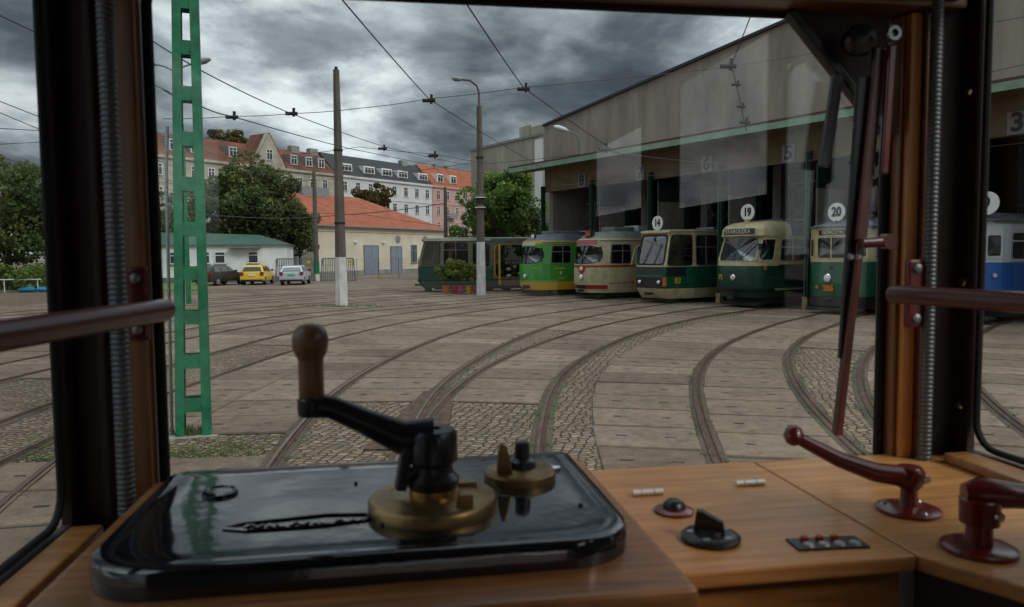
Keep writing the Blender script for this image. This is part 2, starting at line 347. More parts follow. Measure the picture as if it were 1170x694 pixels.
for nm, o_ in (('I', 2.1), ('J', 3.54), ('K', 5.9), ('M', 7.34), ('O', 9.8), ('P', 11.24), ('Q', 13.8), ('S', 15.24)):
    q = offset(np.array(Hs), o_)
    if nm in 'IJ': q = list(map(tuple, q[q[:, 1] < 27])) + door(-30.3, .72 if nm == 'I' else -.72)
    else:
        d = q[-1] - q[-6]; d /= np.linalg.norm(d); q = list(map(tuple, q)) + [tuple(q[-1] + d * t_ + np.array([.012 * t_ * t_, 0])) for t_ in (3, 7, 11, 15)]
    RC[nm] = smooth(q)

def ribbon(mb, P, prof, m):
    t = np.gradient(P, axis=0); t /= np.hypot(*t.T)[:, None]; n = np.c_[t[:, 1], -t[:, 0]]
    k = len(prof); vs = []
    for i in range(len(P)):
        for o, z in prof: vs.append((P[i, 0] + n[i, 0] * o, P[i, 1] + n[i, 1] * o, z))
    fs = [(i * k + j, i * k + j + 1, (i + 1) * k + j + 1, (i + 1) * k + j) for i in range(len(P) - 1) for j in range(k - 1)]
    mb.add(vs, fs, m)
mb = MB(); md = MB()
for k, P in RC.items():
    ribbon(mb, P, [(-.028, .0352), (-.002, .0352)], 1)
    ribbon(mb, P, [(-.05, .0), (-.047, .034), (.008, .034), (.013, .012), (.040, .012), (.045, .030), (.058, .030), (.061, 0)], 0)
    ribbon(md, P, [(-.12, .006), (-.09, .014), (-.051, .02)], 0); ribbon(md, P, [(.062, .02), (.10, .014), (.13, .006)], 0)
tag(mb.build('tram_rails', [M_rail, mat('polished_rail_head', (.26, .20, .165), .33, .8, noise=(5, .5))], recalc=False), 'worn grooved steel rails curving to the depot doors', kind='structure')
tag(md.build('track_verge', M_dirt, recalc=False), 'mossy dirt lining the rails', kind='structure')
# the frog where two rails part
mb = MB(); mb.prism([(-1.62, 7.9), (-1.52, 9.2), (-1.42, 10.6), (-1.36, 11.3), (-1.02, 11.3), (-.86, 10.6), (-.8, 9.2), (-.84, 7.9)], 0.0, .022)
tag(mb.build('rail_frog_plate', M_rail), 'steel plate where two rails part', kind='structure')

# ---- slabs between the rails
slabs = MB(); holes = MB(); bed = MB()
def inpoly(x, y, P):
    c = False; n = len(P)
    for i in range(n):
        x0, y0 = P[i]; x1, y1 = P[(i + 1) % n]
        if (y0 > y) != (y1 > y) and x < (x1 - x0) * (y - y0) / (y1 - y0) + x0: c = not c
    return c
def slab(c4, tint):
    c4 = [np.array(p) for p in c4]; cen = sum(c4) / 4; jig = [p + np.array([random.uniform(-.012, .012), random.uniform(-.012, .012)]) for p in c4]
    z = .020 + random.uniform(-.003, .004); top = [p + (cen - p) * .022 for p in jig]; tl = [random.uniform(-.003, .003) for _ in range(4)]
    vs = [(p[0], p[1], 0) for p in jig] + [(p[0], p[1], z + q) for p, q in zip(top, tl)]
    slabs.add(vs, [(4, 5, 6, 7), (0, 1, 5, 4), (1, 2, 6, 5), (2, 3, 7, 6), (3, 0, 4, 7)], 0, tint)
    if cen[1] < 24:
        ax = (c4[1] - c4[0]) * .5 + (c4[2] - c4[3]) * .5
        for f_ in (-.24, .24):
            q = cen + ax * f_; a = ax / np.linalg.norm(ax) * random.uniform(.05, .08); b_ = np.array([-a[1], a[0]]) * .35
            holes.add([(*(q - a - b_), z + .0045), (*(q + a - b_), z + .0045), (*(q + a + b_), z + .0045), (*(q - a + b_), z + .0045)], [(0, 1, 2, 3)])
def strip(PL, PR, oL=.10, oR=.11, y0=-99, y1=99, step=1.02, skip=lambda x, y: False, wmax=2.7, ph=0.0):
    s = np.r_[0, np.cumsum(np.hypot(*np.diff(PL, axis=0).T))]; cuts = np.arange(ph, s[-1], step); rows = []; last = 0
    for c in cuts:
        p = np.array([np.interp(c, s, PL[:, 0]), np.interp(c, s, PL[:, 1])])
        d = np.hypot(*(PR[last:last + 40] - p).T) if last else np.hypot(*(PR - p).T)
        j = int(np.argmin(d)) + last; last = max(j, 1); q = PR[j]; rows.append((p, q))
    for (p0, q0), (p1, q1) in zip(rows[:-1], rows[1:]):
        w0 = np.linalg.norm(q0 - p0); w1 = np.linalg.norm(q1 - p1)
        if min(w0, w1) < oL + oR + .25 or np.linalg.norm(q1 - q0) < .3 or np.linalg.norm(q1 - q0) > 2.5: continue
        a0 = p0 + (q0 - p0) / w0 * oL; b0 = q0 - (q0 - p0) / w0 * oR; a1 = p1 + (q1 - p1) / w1 * oL; b1 = q1 - (q1 - p1) / w1 * oR
        cen = (a0 + b0 + a1 + b1) / 4
        if not (y0 < cen[1] < y1) or skip(*cen): continue
        if (cen - NN * 0) @ NN > 24.4: continue
        k = max(1, int(round(np.linalg.norm(b0 - a0) / wmax + .2)))
        bed.add([(*a0, .007), (*b0, .007), (*b1, .007), (*a1, .007)], [(0, 1, 2, 3)])
        for i in range(k):
            f0, f1 = i / k, (i + 1) / k; gp = .028 / max(step, .1)
            A0 = a0 + (b0 - a0) * f0; B0 = a0 + (b0 - a0) * f1; A1 = a1 + (b1 - a1) * f0; B1 = a1 + (b1 - a1) * f1
            c4 = [A0 + (A1 - A0) * gp, B0 + (B1 - B0) * gp, B1 - (B1 - B0) * gp, A1 - (A1 - A0) * gp]
            slab(c4, min(1, max(0, random.gauss(.52, .15))))
strip(RC['F'], RC['E1'], y0=10.9); strip(RC['E2'], RC['A'], y0=10.6)
strip(RC['A'], RC['B'], oL=.62); strip(RC['B'], RC['C']); strip(RC['C'], RC['D'], y0=15.8)
strip(RC['E1'], RC['E2'], y0=20.5); strip(RC['D'], RC['D2'])
D3 = offset(RC['D2'], -2.6); D4 = offset(RC['D2'], -5.4)
strip(RC['D2'], D3, oR=.02); strip(D3, D4, .02, .02)
strip(RC['G'], RC['F'], skip=lambda x, y: 7.5 < y < 9.0, wmax=1.5)
strip(RC['H'], RC['G'], skip=lambda x, y: y < 17.2)
strip(RC['I'], RC['H'], skip=lambda x, y: 9.5 < y < 13 or y < 7); strip(RC['J'], RC['I']); strip(RC['K'], RC['J'], skip=lambda x, y: y < 9); strip(RC['M'], RC['K']); strip(RC['O'], RC['M'])
strip(RC['P'], RC['O']); strip(RC['Q'], RC['P']); strip(RC['S'], RC['Q']); strip(offset(RC['S'], 4), RC['S'])
tag(slabs.build('concrete_slab_paving', M_slab, recalc=False), 'rows of worn concrete slabs between the rails', kind='structure')
tag(bed.build('joint_bed', mat('joint_soil', (.035, .032, .018), .95, noise=(3, .5)), recalc=False), 'dark mossy soil in the joints between slabs', kind='structure')
tag(holes.build('slab_lifting_holes', mat('hole_dirt', (.05, .042, .035), .95), recalc=False), 'small dark lifting slots in the slabs', kind='structure')

# weeds along joints (uncountable)
gr = MB()
def tuft(x, y, r, n, h):
    for _ in range(n):
        a = random.uniform(0, 6.28); d = r * random.random() ** .5; bx, by = x + d * math.cos(a), y + d * math.sin(a); hh = h * random.uniform(.4, 1); l = random.uniform(0, 6.28); wv = .006 + .004 * random.random()
        tx, ty = bx + hh * .6 * math.cos(a + l * .2), by + hh * .6 * math.sin(a + l * .2)
        gr.add([(bx - wv, by, .01), (bx + wv, by, .01), (tx, ty, .01 + hh)], [(0, 1, 2)])
for k, P in RC.items():
    for p in P[::2]:
        if random.random() < .7 and p[1] < 30:
            for _ in range(3): tuft(p[0] + random.choice((-.11, .11)) + random.uniform(-.03, .03), p[1] + random.uniform(-.2, .2), .07, 8, .035)
for _ in range(9): tuft(-3.84 + random.uniform(-.15, .15), 8.75 + random.uniform(-.15, .15), .06, 14, .11)
for _ in range(420):
    tuft(-2.75 - random.random() * 2.4, 7.55 + abs(random.gauss(0, .45)), .07, 9, .018)
for _ in range(90): tuft(-7.2 + random.gauss(0, 1.6), 31 + random.gauss(0, .5), .2, 10, .1)
for _ in range(260):
    q = U_ * random.uniform(-34, -20) + NN * random.uniform(22.5, 24.4); tuft(q[0], q[1], .2, 8, .12)
M_grass = mat('weed_green', (.085, .13, .025), .8, noise=(2, .4))
tag(gr.build('weeds', M_grass, recalc=False), 'low weeds and moss in the joints', kind='stuff')

# ================================================================== TREES
def leaf_mat(name, c1, c2, c3):
    m = bpy.data.materials.new(name); m.use_nodes = True; t = m.node_tree; b = t.nodes['Principled BSDF']
    at = t.nodes.new('ShaderNodeAttribute'); at.attribute_name = 'tint'; r = t.nodes.new('ShaderNodeValToRGB'); t.links.new(at.outputs['Fac'], r.inputs[0])
    r.color_ramp.elements[0].color = (*c1, 1); r.color_ramp.elements[1].color = (*c3, 1); q = r.color_ramp.elements.new(.5); q.color = (*c2, 1)
    t.links.new(r.outputs[0], b.inputs['Base Color']); b.inputs['Roughness'].default_value = .6; b.inputs['Specular IOR Level'].default_value = .3
    tl = t.nodes.new('ShaderNodeBsdfTranslucent'); t.links.new(r.outputs[0], tl.inputs[0]); mxs = t.nodes.new('ShaderNodeMixShader'); mxs.inputs[0].default_value = .3
    o = t.nodes['Material Output']; t.links.new(b.outputs[0], mxs.inputs[1]); t.links.new(tl.outputs[0], mxs.inputs[2]); t.links.new(mxs.outputs[0], o.inputs[0])
    return m
M_leaf = leaf_mat('leaves_mid', (.035, .060, .018), (.075, .115, .03), (.13, .175, .05))
M_leafd = leaf_mat('leaves_dark', (.036, .058, .018), (.082, .115, .033), (.15, .175, .055))
M_leafb = leaf_mat('leaves_brown', (.04, .035, .012), (.085, .07, .02), (.14, .10, .03))
M_leafy = leaf_mat('leaves_bright', (.055, .10, .02), (.12, .20, .038), (.19, .29, .065))
M_bark = mat('bark', (.07, .055, .042), .95, noise=(6, .4), bump=(20, .8, .03), stretch=(1, 1, .3))
def crown_mesh(mb, cen, rad, n, leaf, rng, nblob=26, gap=.0, flat=1.0):
    cen = np.array(cen); rad = np.array(rad); blobs = []
    for _ in range(nblob):
        d = rng.normal(size=3); d /= np.linalg.norm(d); r = rng.uniform(.35, 1.02)
        blobs.append((d * r * rad * .85, rng.uniform(.13, .34), rng.uniform(-.30, .30)))
    for i in range(n):
        c, br, tv = blobs[rng.integers(nblob)]
        d = rng.normal(size=3); d /= np.linalg.norm(d); rr = br * rng.uniform(.55, 1.05) ** .5 * rad.mean()
        p = cen + c + d * rr * np.array([1, 1, .8])
        if p[2] < cen[2] - rad[2] * 1.05: continue
        a = rng.normal(size=3); a /= np.linalg.norm(a); b = np.cross(a, rng.normal(size=3)); b /= np.linalg.norm(b); s = leaf * rng.uniform(.6, 1.3)
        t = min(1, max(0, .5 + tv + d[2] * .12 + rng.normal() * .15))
        mb.add([p - a * s, p + b * s * .55, p + a * s, p - b * s * .55], [(0, 1, 2, 3)], 0, t)
def tree(label, x, y, h, cz, rad, n, leaf, m, seed=1, trunk_r=.18, group=None, name='deciduous_tree', nblob=40):
    rng = np.random.default_rng(seed); t = thing(name, label, 'tree', (x, y, 0), 0, group)
    tr = MB(); top = Vector((0, 0, cz)); tr.tube([(0, 0, -.05), (.05, 0, cz * .3), (0, .05, cz * .7), top], [trunk_r * 1.25, trunk_r, trunk_r * .75, trunk_r * .45], 9)
    for i in range(9):
        a = rng.uniform(0, 6.28); z0 = cz * rng.uniform(.45, .95); L = rng.uniform(.5, .9)
        e_ = Vector((math.cos(a) * rad[0] * L, math.sin(a) * rad[1] * L, min(cz + rad[2] * .7, z0 + rad[2] * rng.uniform(.2, .8))))
        s0 = Vector((0, 0, z0)); mid = s0.lerp(e_, .5) + Vector((0, 0, -.1)); tr.tube([s0, mid, e_], [trunk_r * .45, trunk_r * .28, trunk_r * .08], 6)
    tr.build('trunk', M_bark, t, smooth=True)
    c = MB(); crown_mesh(c, (0, 0, cz), rad, n, leaf, rng, nblob); c.build('crown', m, t, recalc=False)
    return t
p = D(290, 235, 70); tree('big dark green tree behind the white cabin, left of the lattice-fenced hall', p[0] - .2, 70, 10, 6.9, (5.5, 4.5, 4.6), 16000, .2, M_leafd, 3, .22, nblob=70)
p = D(345, 255, 71); tree('small dark tree crown leaning over the silver car', p[0] - .3, 71, 8, 4.6, (2.6, 2.4, 3.1), 5000, .17, M_leafd, 5, .14)
p = D(235, 240, 74); tree('olive green tree showing behind the green lattice mast', p[0], 74, 9, 5.4, (4.6, 3.5, 4.4), 8000, .2, M_leaf, 8, .2)
p = D(573, 235, 49); tree('bright green tree between the lamp post and the depot', p[0], 49, 9, 5.4, (2.9, 2.6, 3.1), 13000, .13, M_leafy, 11, .15, nblob=52)
p = D(545, 262, 52); tree('low green tree behind the open-sided tram', p[0], 52, 6, 3.2, (2.6, 2.2, 1.9), 6000, .13, M_leafy, 12, .12)
p = D(607, 262, 50); tree('slim green shrub tree against the corner of the depot', p[0], 50.5, 6, 3.4, (1.2, 1.4, 2.6), 4000, .12, M_leaf, 14, .1)
p = D(425, 222, 108); tree('small autumn-brown tree in front of the white tenement', p[0], 108, 12, 10.2, (3.4, 3, 2.6), 3500, .25, M_leafb, 15, .2)
p = D(262, 160, 150); tree('brown treetop rising over the red tenement roof', p[0], 150, 28, 24.5, (6.2, 5, 3.0), 4500, .36, M_leafb, 16, .4)
for i, (px, Y, hh, rx, lab) in enumerate(((-60, 52, 10.5, 5.4, 'dense green tree furthest out through the left side window'), (8, 50, 9.8, 4.4, 'dense green tree in the middle of the left side window'),
        (60, 52, 9.4, 4.0, 'green tree at the left pillar edge of the side window'), (130, 60, 9.0, 4.5, 'green tree hidden mostly by the left cab pillar'), (196, 66, 8.6, 3.5, 'green tree peeping between pillar and green mast'))):
    p = D(px, 260, Y); tree(lab, p[0], Y, hh, hh * .52, (rx, 3, hh * .45), 7000, .17, M_leaf if i % 2 else M_leafd, 30 + i, .18, 'trees along the left edge of the yard')
p = D(15, 318, 47); tree('low yellow-green bush behind the white railing', p[0], 47.5, 2, 1.0, (3.4, 1.2, .95), 4500, .1, M_leafy, 41, .04, name='bush')

# ================================================================== BUILDINGS
m_red = mat('red_tiles', (.135, .042, .022), .85, noise=(.5, .65), bump=(30, .4), detail=8)
m_orange = mat('orange_tiles', (.29, .078, .032), .8, noise=(.9, .3), bump=(25, .3))
m_slate = mat('dark_roofing', (.022, .024, .030), .7, noise=(1, .3))
m_cream = mat('cream_render', (.62, .565, .45), .9, noise=(.5, .16))
m_cream2 = mat('aged_render', (.36, .34, .28), .9, noise=(.6, .3))
m_whiter = mat('white_render', (.55, .57, .58), .9, noise=(.5, .1))
m_pink = mat('pink_render', (.50, .30, .27), .9, noise=(.5, .12))
def corr_mat(name, col, freq, axis='X'):
    m = mat(name, col, .6, noise=(.8, .2)); t = m.node_tree; b = t.nodes['Principled BSDF']
    c = t.nodes.new('ShaderNodeTexCoord'); wv = t.nodes.new('ShaderNodeTexWave'); wv.bands_direction = axis; wv.inputs['Scale'].default_value = freq; t.links.new(c.outputs['Object'], wv.inputs[0])
    bp = t.nodes.new('ShaderNodeBump'); bp.inputs['Strength'].default_value = .3; bp.inputs['Distance'].default_value = .02; t.links.new(wv.outputs[0], bp.inputs['Height']); t.links.new(bp.outputs[0], b.inputs['Normal'])
    return m
m_corrw = corr_mat('white_cladding', (.76, .79, .82), 1.6); m_corrg = corr_mat('green_sheet_roof', (.03, .085, .058), 1.4)
_wm = {}
def window(parent, x, y, z, w_, h_, bars=1, frame=m_white, name='window', depth=.12):
    """window in a wall whose outside faces local -y; x,y,z = centre of its sill on the wall face"""
    k = (w_, h_, bars, frame.name)
    if k not in _wm:
        a = MB(); t_ = .08
        a.box(-w_ / 2, w_ / 2, -.03, .05, 0, t_); a.box(-w_ / 2, w_ / 2, -.03, .05, h_ - t_, h_); a.box(-w_ / 2, -w_ / 2 + t_, -.03, .05, t_, h_ - t_); a.box(w_ / 2 - t_, w_ / 2, -.03, .05, t_, h_ - t_)
        for i in range(bars): xx = -w_ / 2 + w_ * (i + 1) / (bars + 1); a.box(xx - .035, xx + .035, -.02, .04, t_, h_ - t_)
        a.box(-w_ / 2 + t_, w_ / 2 - t_, -.018, .038, h_ * .66, h_ * .66 + .06)
        f = a.build(name, frame, parent); b = MB(); b.box(-w_ / 2 + .04, w_ / 2 - .04, .0, .02, .04, h_ - .04); gl = b.build('pane', m_glass_far, f); s = MB(); s.box(-w_ / 2 - .08, w_ / 2 + .08, -.13, -.032, -.07, 0); si = s.build('sill', m_conc, f)
        _wm[k] = (f.data, gl.data, si.data); f.location = (x, y, z); return f
    fd, gd, sd2 = _wm[k]
    f = bpy.data.objects.new(name, fd); COL.objects.link(f); f.parent = parent; f.location = (x, y, z)
    for nm, dd in (('pane', gd), ('sill', sd2)): o = bpy.data.objects.new(nm, dd); COL.objects.link(o); o.parent = f
    return f

# --- tenements along the street
SP = np.array([-48.0, 115.0]); SDir = np.array([.554, .832]); SDir /= np.linalg.norm(SDir); SN = np.array([-SDir[1], SDir[0]]); SANG = math.atan2(SDir[1], SDir[0])
def s_at(px):
    r = ray(px, 250); k = r[0] / r[1]; # SP + SDir t : x = k y
    return (k * SP[1] - SP[0]) / (SDir[0] - k * SDir[1])
def tenement(name, label, px0, px1, eave, top, mw, mr, run=4.5, floors=(3.4, 6.8, 10.2, 13.6), step=2.9, win=(1.15, 1.75), dorm=(), dstyle='red', gable=None, chim=()):
    a, b = s_at(px0), s_at(px1); L = b - a; o = SP + SDir * a
    t = thing(name, label, 'building', (o[0], o[1], 0), SANG)
    wl = MB(); wl.box(0, L, 0, 12, 0, eave); wl.build('wall', mw, t)
    cn = MB(); cn.box(0, L, -.35, -.003, eave - .35, eave + .05); cn.box(0, L, -.12, -.003, eave - 4.0, eave - 3.85); cn.build('cornice', mw, t)
    rf = MB(); rf.add([(0, -.3, eave), (L, -.3, eave), (L, run, top), (0, run, top), (0, 12, eave + .6), (L, 12, eave + .6), (0, 12, eave), (L, 12, eave)],
        [(0, 1, 2, 3), (3, 2, 5, 4), (0, 3, 4, 6), (1, 7, 5, 2), (0, 6, 7, 1), (4, 5, 7, 6)]); rfo = rf.build('roof', mr, t)
    for cxp, zc in chim:
        sx = s_at(cxp) - a; c = MB(); c.box(sx - .9, sx + .9, run - .5, run + .6, top - 1.5, top + zc); c.build('chimney', m_conc, rfo)
    x = step * .6
    while x < L - step * .4:
        for fz in floors:
            if fz + win[1] < eave: window(t, x, -.02, fz + .6, win[0], win[1], 1)
        x += step
    for dp in dorm:
        sx = s_at(dp) - a
        if dstyle == 'white': w2, h2, bb = 3.0, 1.5, 2
        elif dstyle == 'round': w2, h2, bb = 2.2, 1.9, 1
        else: w2, h2, bb = 1.7, 1.9, 1
        zb = eave + .9; yb = -.3 + (run + .3) * .9 / (top - eave)
        d = MB(); d.add([(sx - w2 / 2, yb, zb), (sx + w2 / 2, yb, zb), (sx + w2 / 2, yb + .05, zb + h2), (sx - w2 / 2, yb + .05, zb + h2), (sx - w2 / 2, yb + 3, zb), (sx + w2 / 2, yb + 3, zb), (sx + w2 / 2, yb + 2.2, zb + h2 + .1), (sx - w2 / 2, yb + 2.2, zb + h2 + .1)],
            [(0, 1, 2, 3), (1, 5, 6, 2), (0, 3, 7, 4), (3, 2, 6, 7)]); dm = d.build('dormer', m_white if dstyle != 'red' else m_grey, t)
        window(dm, sx, yb - .03, zb + .12, w2 - .35, h2 - .3, bb)
    if gable:
        g0, g1, gz = gable; x0, x1 = s_at(g0) - a, s_at(g1) - a; xm = (x0 + x1) / 2
        q = MB(); q.prism([(x0, eave - .3), (x1, eave - .3), (x1 + .0, eave + .3), (xm + .4, gz), (xm - .4, gz), (x0, eave + .3)], -.4, .3, f=lambda X, Z, Y: (X, Y, Z)); gb = q.build('gable', mw, t)
        q = MB(); q.add([(x0 - .2, -.5, eave + .2), (xm, -.5, gz + .15), (x1 + .2, -.5, eave + .2), (x0 - .2, run, eave + .2), (xm, run, gz + .15), (x1 + .2, run, eave + .2)], [(0, 1, 4, 3), (1, 2, 5, 4)]); q.build('gable_roof', mr, t)
        window(gb, xm, -.43, eave + 1.1, 1.2, 1.8, 1)
    return t
tenement('apartment_house', 'long cream tenement with red tiled mansard, gable and slanted dormers', 148, 385, 17.1, 21.2, m_cream2, m_red, dorm=(205, 229, 272, 341, 358, 372), gable=(290, 326, 22.6), chim=((236, .9), (318, .5), (357, .8), (378, .8)))
tenement('apartment_house', 'white tenement with dark mansard roof and wide white dormers', 385.5, 494, 17.1, 21.6, m_whiter, m_slate, dorm=(400, 426, 446, 464, 487), dstyle='white', step=3.4, chim=((480, .7),), win=(1.2, 1.9))
tb = tenement('apartment_house', 'pink tenement with orange tiled roof and two rounded dormers', 494.5, 560, 17.1, 22.0, m_pink, m_orange, dorm=(506, 521), dstyle='round', step=3.3, chim=((517, .6), (530, .6)), win=(1.2, 2.0))
for lx, lz in ((4.5, 10.2), (9, 6.8)):
    b = MB(); b.box(lx, lx + 2.8, -1.2, -.01, lz, lz + .15); b.box(lx, lx + 2.8, -1.2, -1.14, lz + .15, lz + 1.1); b.build('balcony', m_grey, tb)

# --- cream hall with orange roof
HA = np.array([-20.0, 77.0]); HD = np.array([.495, .869]); HANG = math.atan2(HD[1], HD[0])
wh = thing('workshop_hall', 'long cream hall under an orange hipped roof with grey doors', 'building', (HA[0], HA[1], 0), HANG)
b = MB(); b.box(0, 23, 0, 16, 0, 5.3); b.build('wall', m_cream, wh)
b = MB(); b.box(-.1, 23.1, -.1, -.003, 4.7, 5.25); b.box(-.1, -.003, -.003, 16, 4.7, 5.25); b.build('cornice', m_cream, wh)
b = MB(); b.box(0, 23, -.08, -.003, 0, .5); b.build('plinth', m_conc, wh)
b = MB(); b.add([(-.5, -.5, 5.3), (23.5, -.5, 5.3), (23.5, 16.5, 5.3), (-.5, 16.5, 5.3), (5, 8, 9.4), (15.5, 8, 9.4)], [(0, 1, 5, 4), (1, 2, 5), (2, 3, 4, 5), (3, 0, 4), (0, 3, 2, 1)]); b.build('roof', m_orange, wh)
b = MB(); b.box(-.6, 23.6, -.62, -.5, 5.2, 5.34); b.build('gutter', m_grey, wh)
b = MB(); b.box(5.2, 9.5, 7.2, 8.8, 8.6, 10.1); b.build('roof_vent', m_grey, wh)
def hx(px):
    r = ray(px, 300); k = r[0] / r[1]; return (k * HA[1] - HA[0]) / (HD[0] - k * HD[1])
m_doorb = mat('blue_grey_door', (.19, .23, .28), .6, noise=(2, .15))
for px, wd, hh in ((424, 2.3, 3.2), (452.5, 1.9, 3.1)):
    x = hx(px); b = MB(); b.box(x - wd / 2, x + wd / 2, -.12, -.004, 0, hh); dd = b.build('door', m_doorb, wh)
    b = MB(); b.box(x - .02, x + .02, -.14, -.122, 0, hh); b.box(x - wd / 2 - .1, x - wd / 2, -.15, -.004, 0, hh + .1); b.box(x + wd / 2, x + wd / 2 + .1, -.15, -.004, 0, hh + .1); b.box(x - wd / 2, x + wd / 2, -.15, -.004, hh, hh + .1); b.build('door_frame', m_grey, dd)
for px in (455, 486):
    x = hx(px); b = MB(); b.lathe([(.42, 0), (.42, .1), (.34, .12)], (x, -.004, 4.05), 'Y', 20, mtx=Matrix.Scale(-1, 4, (0, 1, 0))); b.build('round_vent', m_grey, wh)
for px in (406, 438):
    x = hx(px); b = MB(); b.lathe([(.2, 0), (.2, .12), (.08, .3)], (x, -.004, 3.6), 'Y', 12, mtx=Matrix.Scale(-1, 4, (0, 1, 0))); b.build('wall_light', m_white, wh)
window(wh, hx(473), -.02, 1.2, 1.2, 2.2, 3, m_doorb)
b = MB(); b.box(-.1, -.004, 3.0, 5.6, 0, 3.6); b.box(-.1, -.004, 8, 10.6, 0, 3.4); b.build('side_door', m_grey, wh)

# --- white cabin with green roof
p0 = D(150, 300, 60); p1 = D(328, 300, 62.5)
ca = math.atan2(p1[1] - p0[1], p1[0] - p0[0]); CL = math.hypot(p1[0] - p0[0], p1[1] - p0[1])
cb = thing('site_cabin', 'low white clad cabin with green sheet roof behind the parked cars', 'building', (p0[0], p0[1], 0), ca)
b = MB(); b.box(0, CL, 0, 7, .45, 3.1); b.build('wall', m_corrw, cb)
b = MB(); b.box(.02, CL - .02, .02, 6.98, 0, .45); b.build('plinth', mat('green_plinth', (.10, .15, .12), .8), cb)
b = MB(); b.add([(-.3, -.3, 3.1), (CL + .3, -.3, 3.1), (CL + .3, 7.3, 3.1), (-.3, 7.3, 3.1), (-.3, 3.2, 4.3), (CL - 2.5, 3.2, 4.0)], [(0, 1, 5, 4), (1, 2, 5), (2, 3, 4, 5), (3, 0, 4), (0, 3, 2, 1)]); b.build('roof', m_corrg, cb)
for px in (200, 234, 251.5, 289.5):
    r = ray(px, 300); k = r[0] / r[1]; dx, dy = math.cos(ca), math.sin(ca); x = (k * p0[1] - p0[0]) / (dx - k * dy); window(cb, x, -.02, 1.55, .85, 1.0, 0)
r = ray(252, 300)
b = MB(); b.box(7.6, 10.0, -.7, -.05, 2.85, 2.93); b.build('awning', m_grey, cb)

# --- concrete block left of the depot
def wallpt(px, w_):
    r = ray(px, 250); k = r[0] / r[1]; s = w_ * (NN[0] - k * NN[1]) / (k * U_[1] - U_[0]); return s
W2 = 33.5; s0, s1 = wallpt(539, W2), wallpt(640, W2); o = U_ * s0 + NN * W2; UANG = math.atan2(U_[1], U_[0])
ob = thing('office_block', 'plain grey concrete block behind the bright green tree', 'building', (o[0], o[1], 0), UANG)
r = ray(539, 173); zt = 2.1 + r[2] / r[1] * o[1]
m_conc2 = mat('stained_concrete', (.36, .33, .27), .9, noise=(.7, .35), bump=(12, .3), stretch=(1, 1, .25))
b = MB(); b.box(0, s1 - s0, 0, 9, 0, zt); b.build('wall', m_conc2, ob)
b = MB(); b.box(-.1, s1 - s0, -.1, 9, zt, zt + .18); rr = b.build('roof', m_grey, ob)
for px, ww, hh in ((596, 1.6, .9), (614, 3.0, .7)):
    x = wallpt(px, W2) - s0; b = MB(); b.box(x - ww / 2, x + ww / 2, .4, 2.4, zt + .18, zt + .18 + hh); b.build('chimney', m_conc2, rr)
x = wallpt(619, W2) - s0; b = MB(); b.box(x - .5, x + .5, -.25, -.01, .5, zt - .3); b.build('downpipe_casing', m_white, ob)

# --- depot hall
S0 = -32.3; o = U_ * S0 + NN * 24.6
dh = thing('tram_depot_hall', 'huge grey concrete tram depot with green canopy and open numbered doorways', 'building', (o[0], o[1], 0), UANG)
m_face = mat('depot_concrete', (.29, .258, .212), .92, noise=(.8, .34), bump=(14, .5, .02), stretch=(1.3, 1, .3), detail=12)
m_beam = mat('depot_lintel', (.17, .125, .07), .9, noise=(.8, .35), stretch=(1, 1, .5))
m_dg = mat('dark_green_steel', (.008, .045, .028), .5, noise=(3, .3)); m_lg = mat('canopy_green', (.20, .32, .22), .6, noise=(2, .25))
m_panel = mat('door_panel', (.26, .24, .21), .85, noise=(2, .3))
m_rust = mat('rusty_edge', (.09, .035, .025), .8)
def top(s): return 8.94 + .113 * min(s, 40 - s)
b = MB(); b.prism([(0, 6.65), (40, 6.65), (40, top(40)), (20, top(20)), (0, top(0))], 0, .3, f=lambda X, Z, Y: (X, Y, Z)); b.build('gable_wall', m_face, dh)
b = MB(); b.box(.002, 39.998, .04, .34, 5.45, 6.65); b.build('lintel', m_beam, dh)
b = MB()
for x0, x1 in ((0, 20), (20, 40)): b.add([(x0, -.12, top(x0)), (x1, -.12, top(x1)), (x1, 45, top(x1)), (x0, 45, top(x0)), (x0, -.12, top(x0) + .12), (x1, -.12, top(x1) + .12), (x1, 45, top(x1) + .12), (x0, 45, top(x0) + .12)], [(0, 1, 2, 3), (4, 7, 6, 5), (0, 4, 5, 1), (2, 6, 7, 3), (0, 3, 7, 4), (1, 5, 6, 2)])
b.build('roof', m_slate, dh)
b = MB(); b.box(-1.6, 40.5, -1.2, -.01, 6.62, 6.7); b.build('canopy', m_beam, dh)
b = MB(); b.box(-1.6, 40.5, -1.24, -1.203, 6.55, 6.80); b.build('canopy_fascia', m_lg, dh)
b = MB(); b.box(-1.6, 40.5, -1.25, -1.16, 6.803, 6.88)
b.build('canopy_edge', m_rust, dh)
b = MB(); b.box(0, .3, .35, 45, 0, 8.9); b.box(39.7, 40, .35, 45, 0, 8.9); b.build('side_wall', m_face, dh)
bw = MB(); xs = [0]
for i in range(10): xs += [i * 4 + 1.2, i * 4 + 3.2]
xs.append(40)
for i in range(len(xs) - 1):
    if i % 2 == 0: bw.box(xs[i], xs[i + 1], 34, 34.3, 0, 9)
    else: bw.box(xs[i], xs[i + 1], 34, 34.3, 0, 2.2); bw.box(xs[i], xs[i + 1], 34, 34.3, 5.2, 9)
bw.build('back_wall', m_face, dh)
for i in range(10): window(dh, i * 4 + 2.2, 34.1, 2.2, 2.0, 3.0, 2, m_lg, 'back_window').children[0].hide_render = False
b = MB(); b.box(.3, 39.7, .4, 34, .002, .012); b.build('hall_floor', mat('hall_floor', (.06, .055, .05), .9), dh)
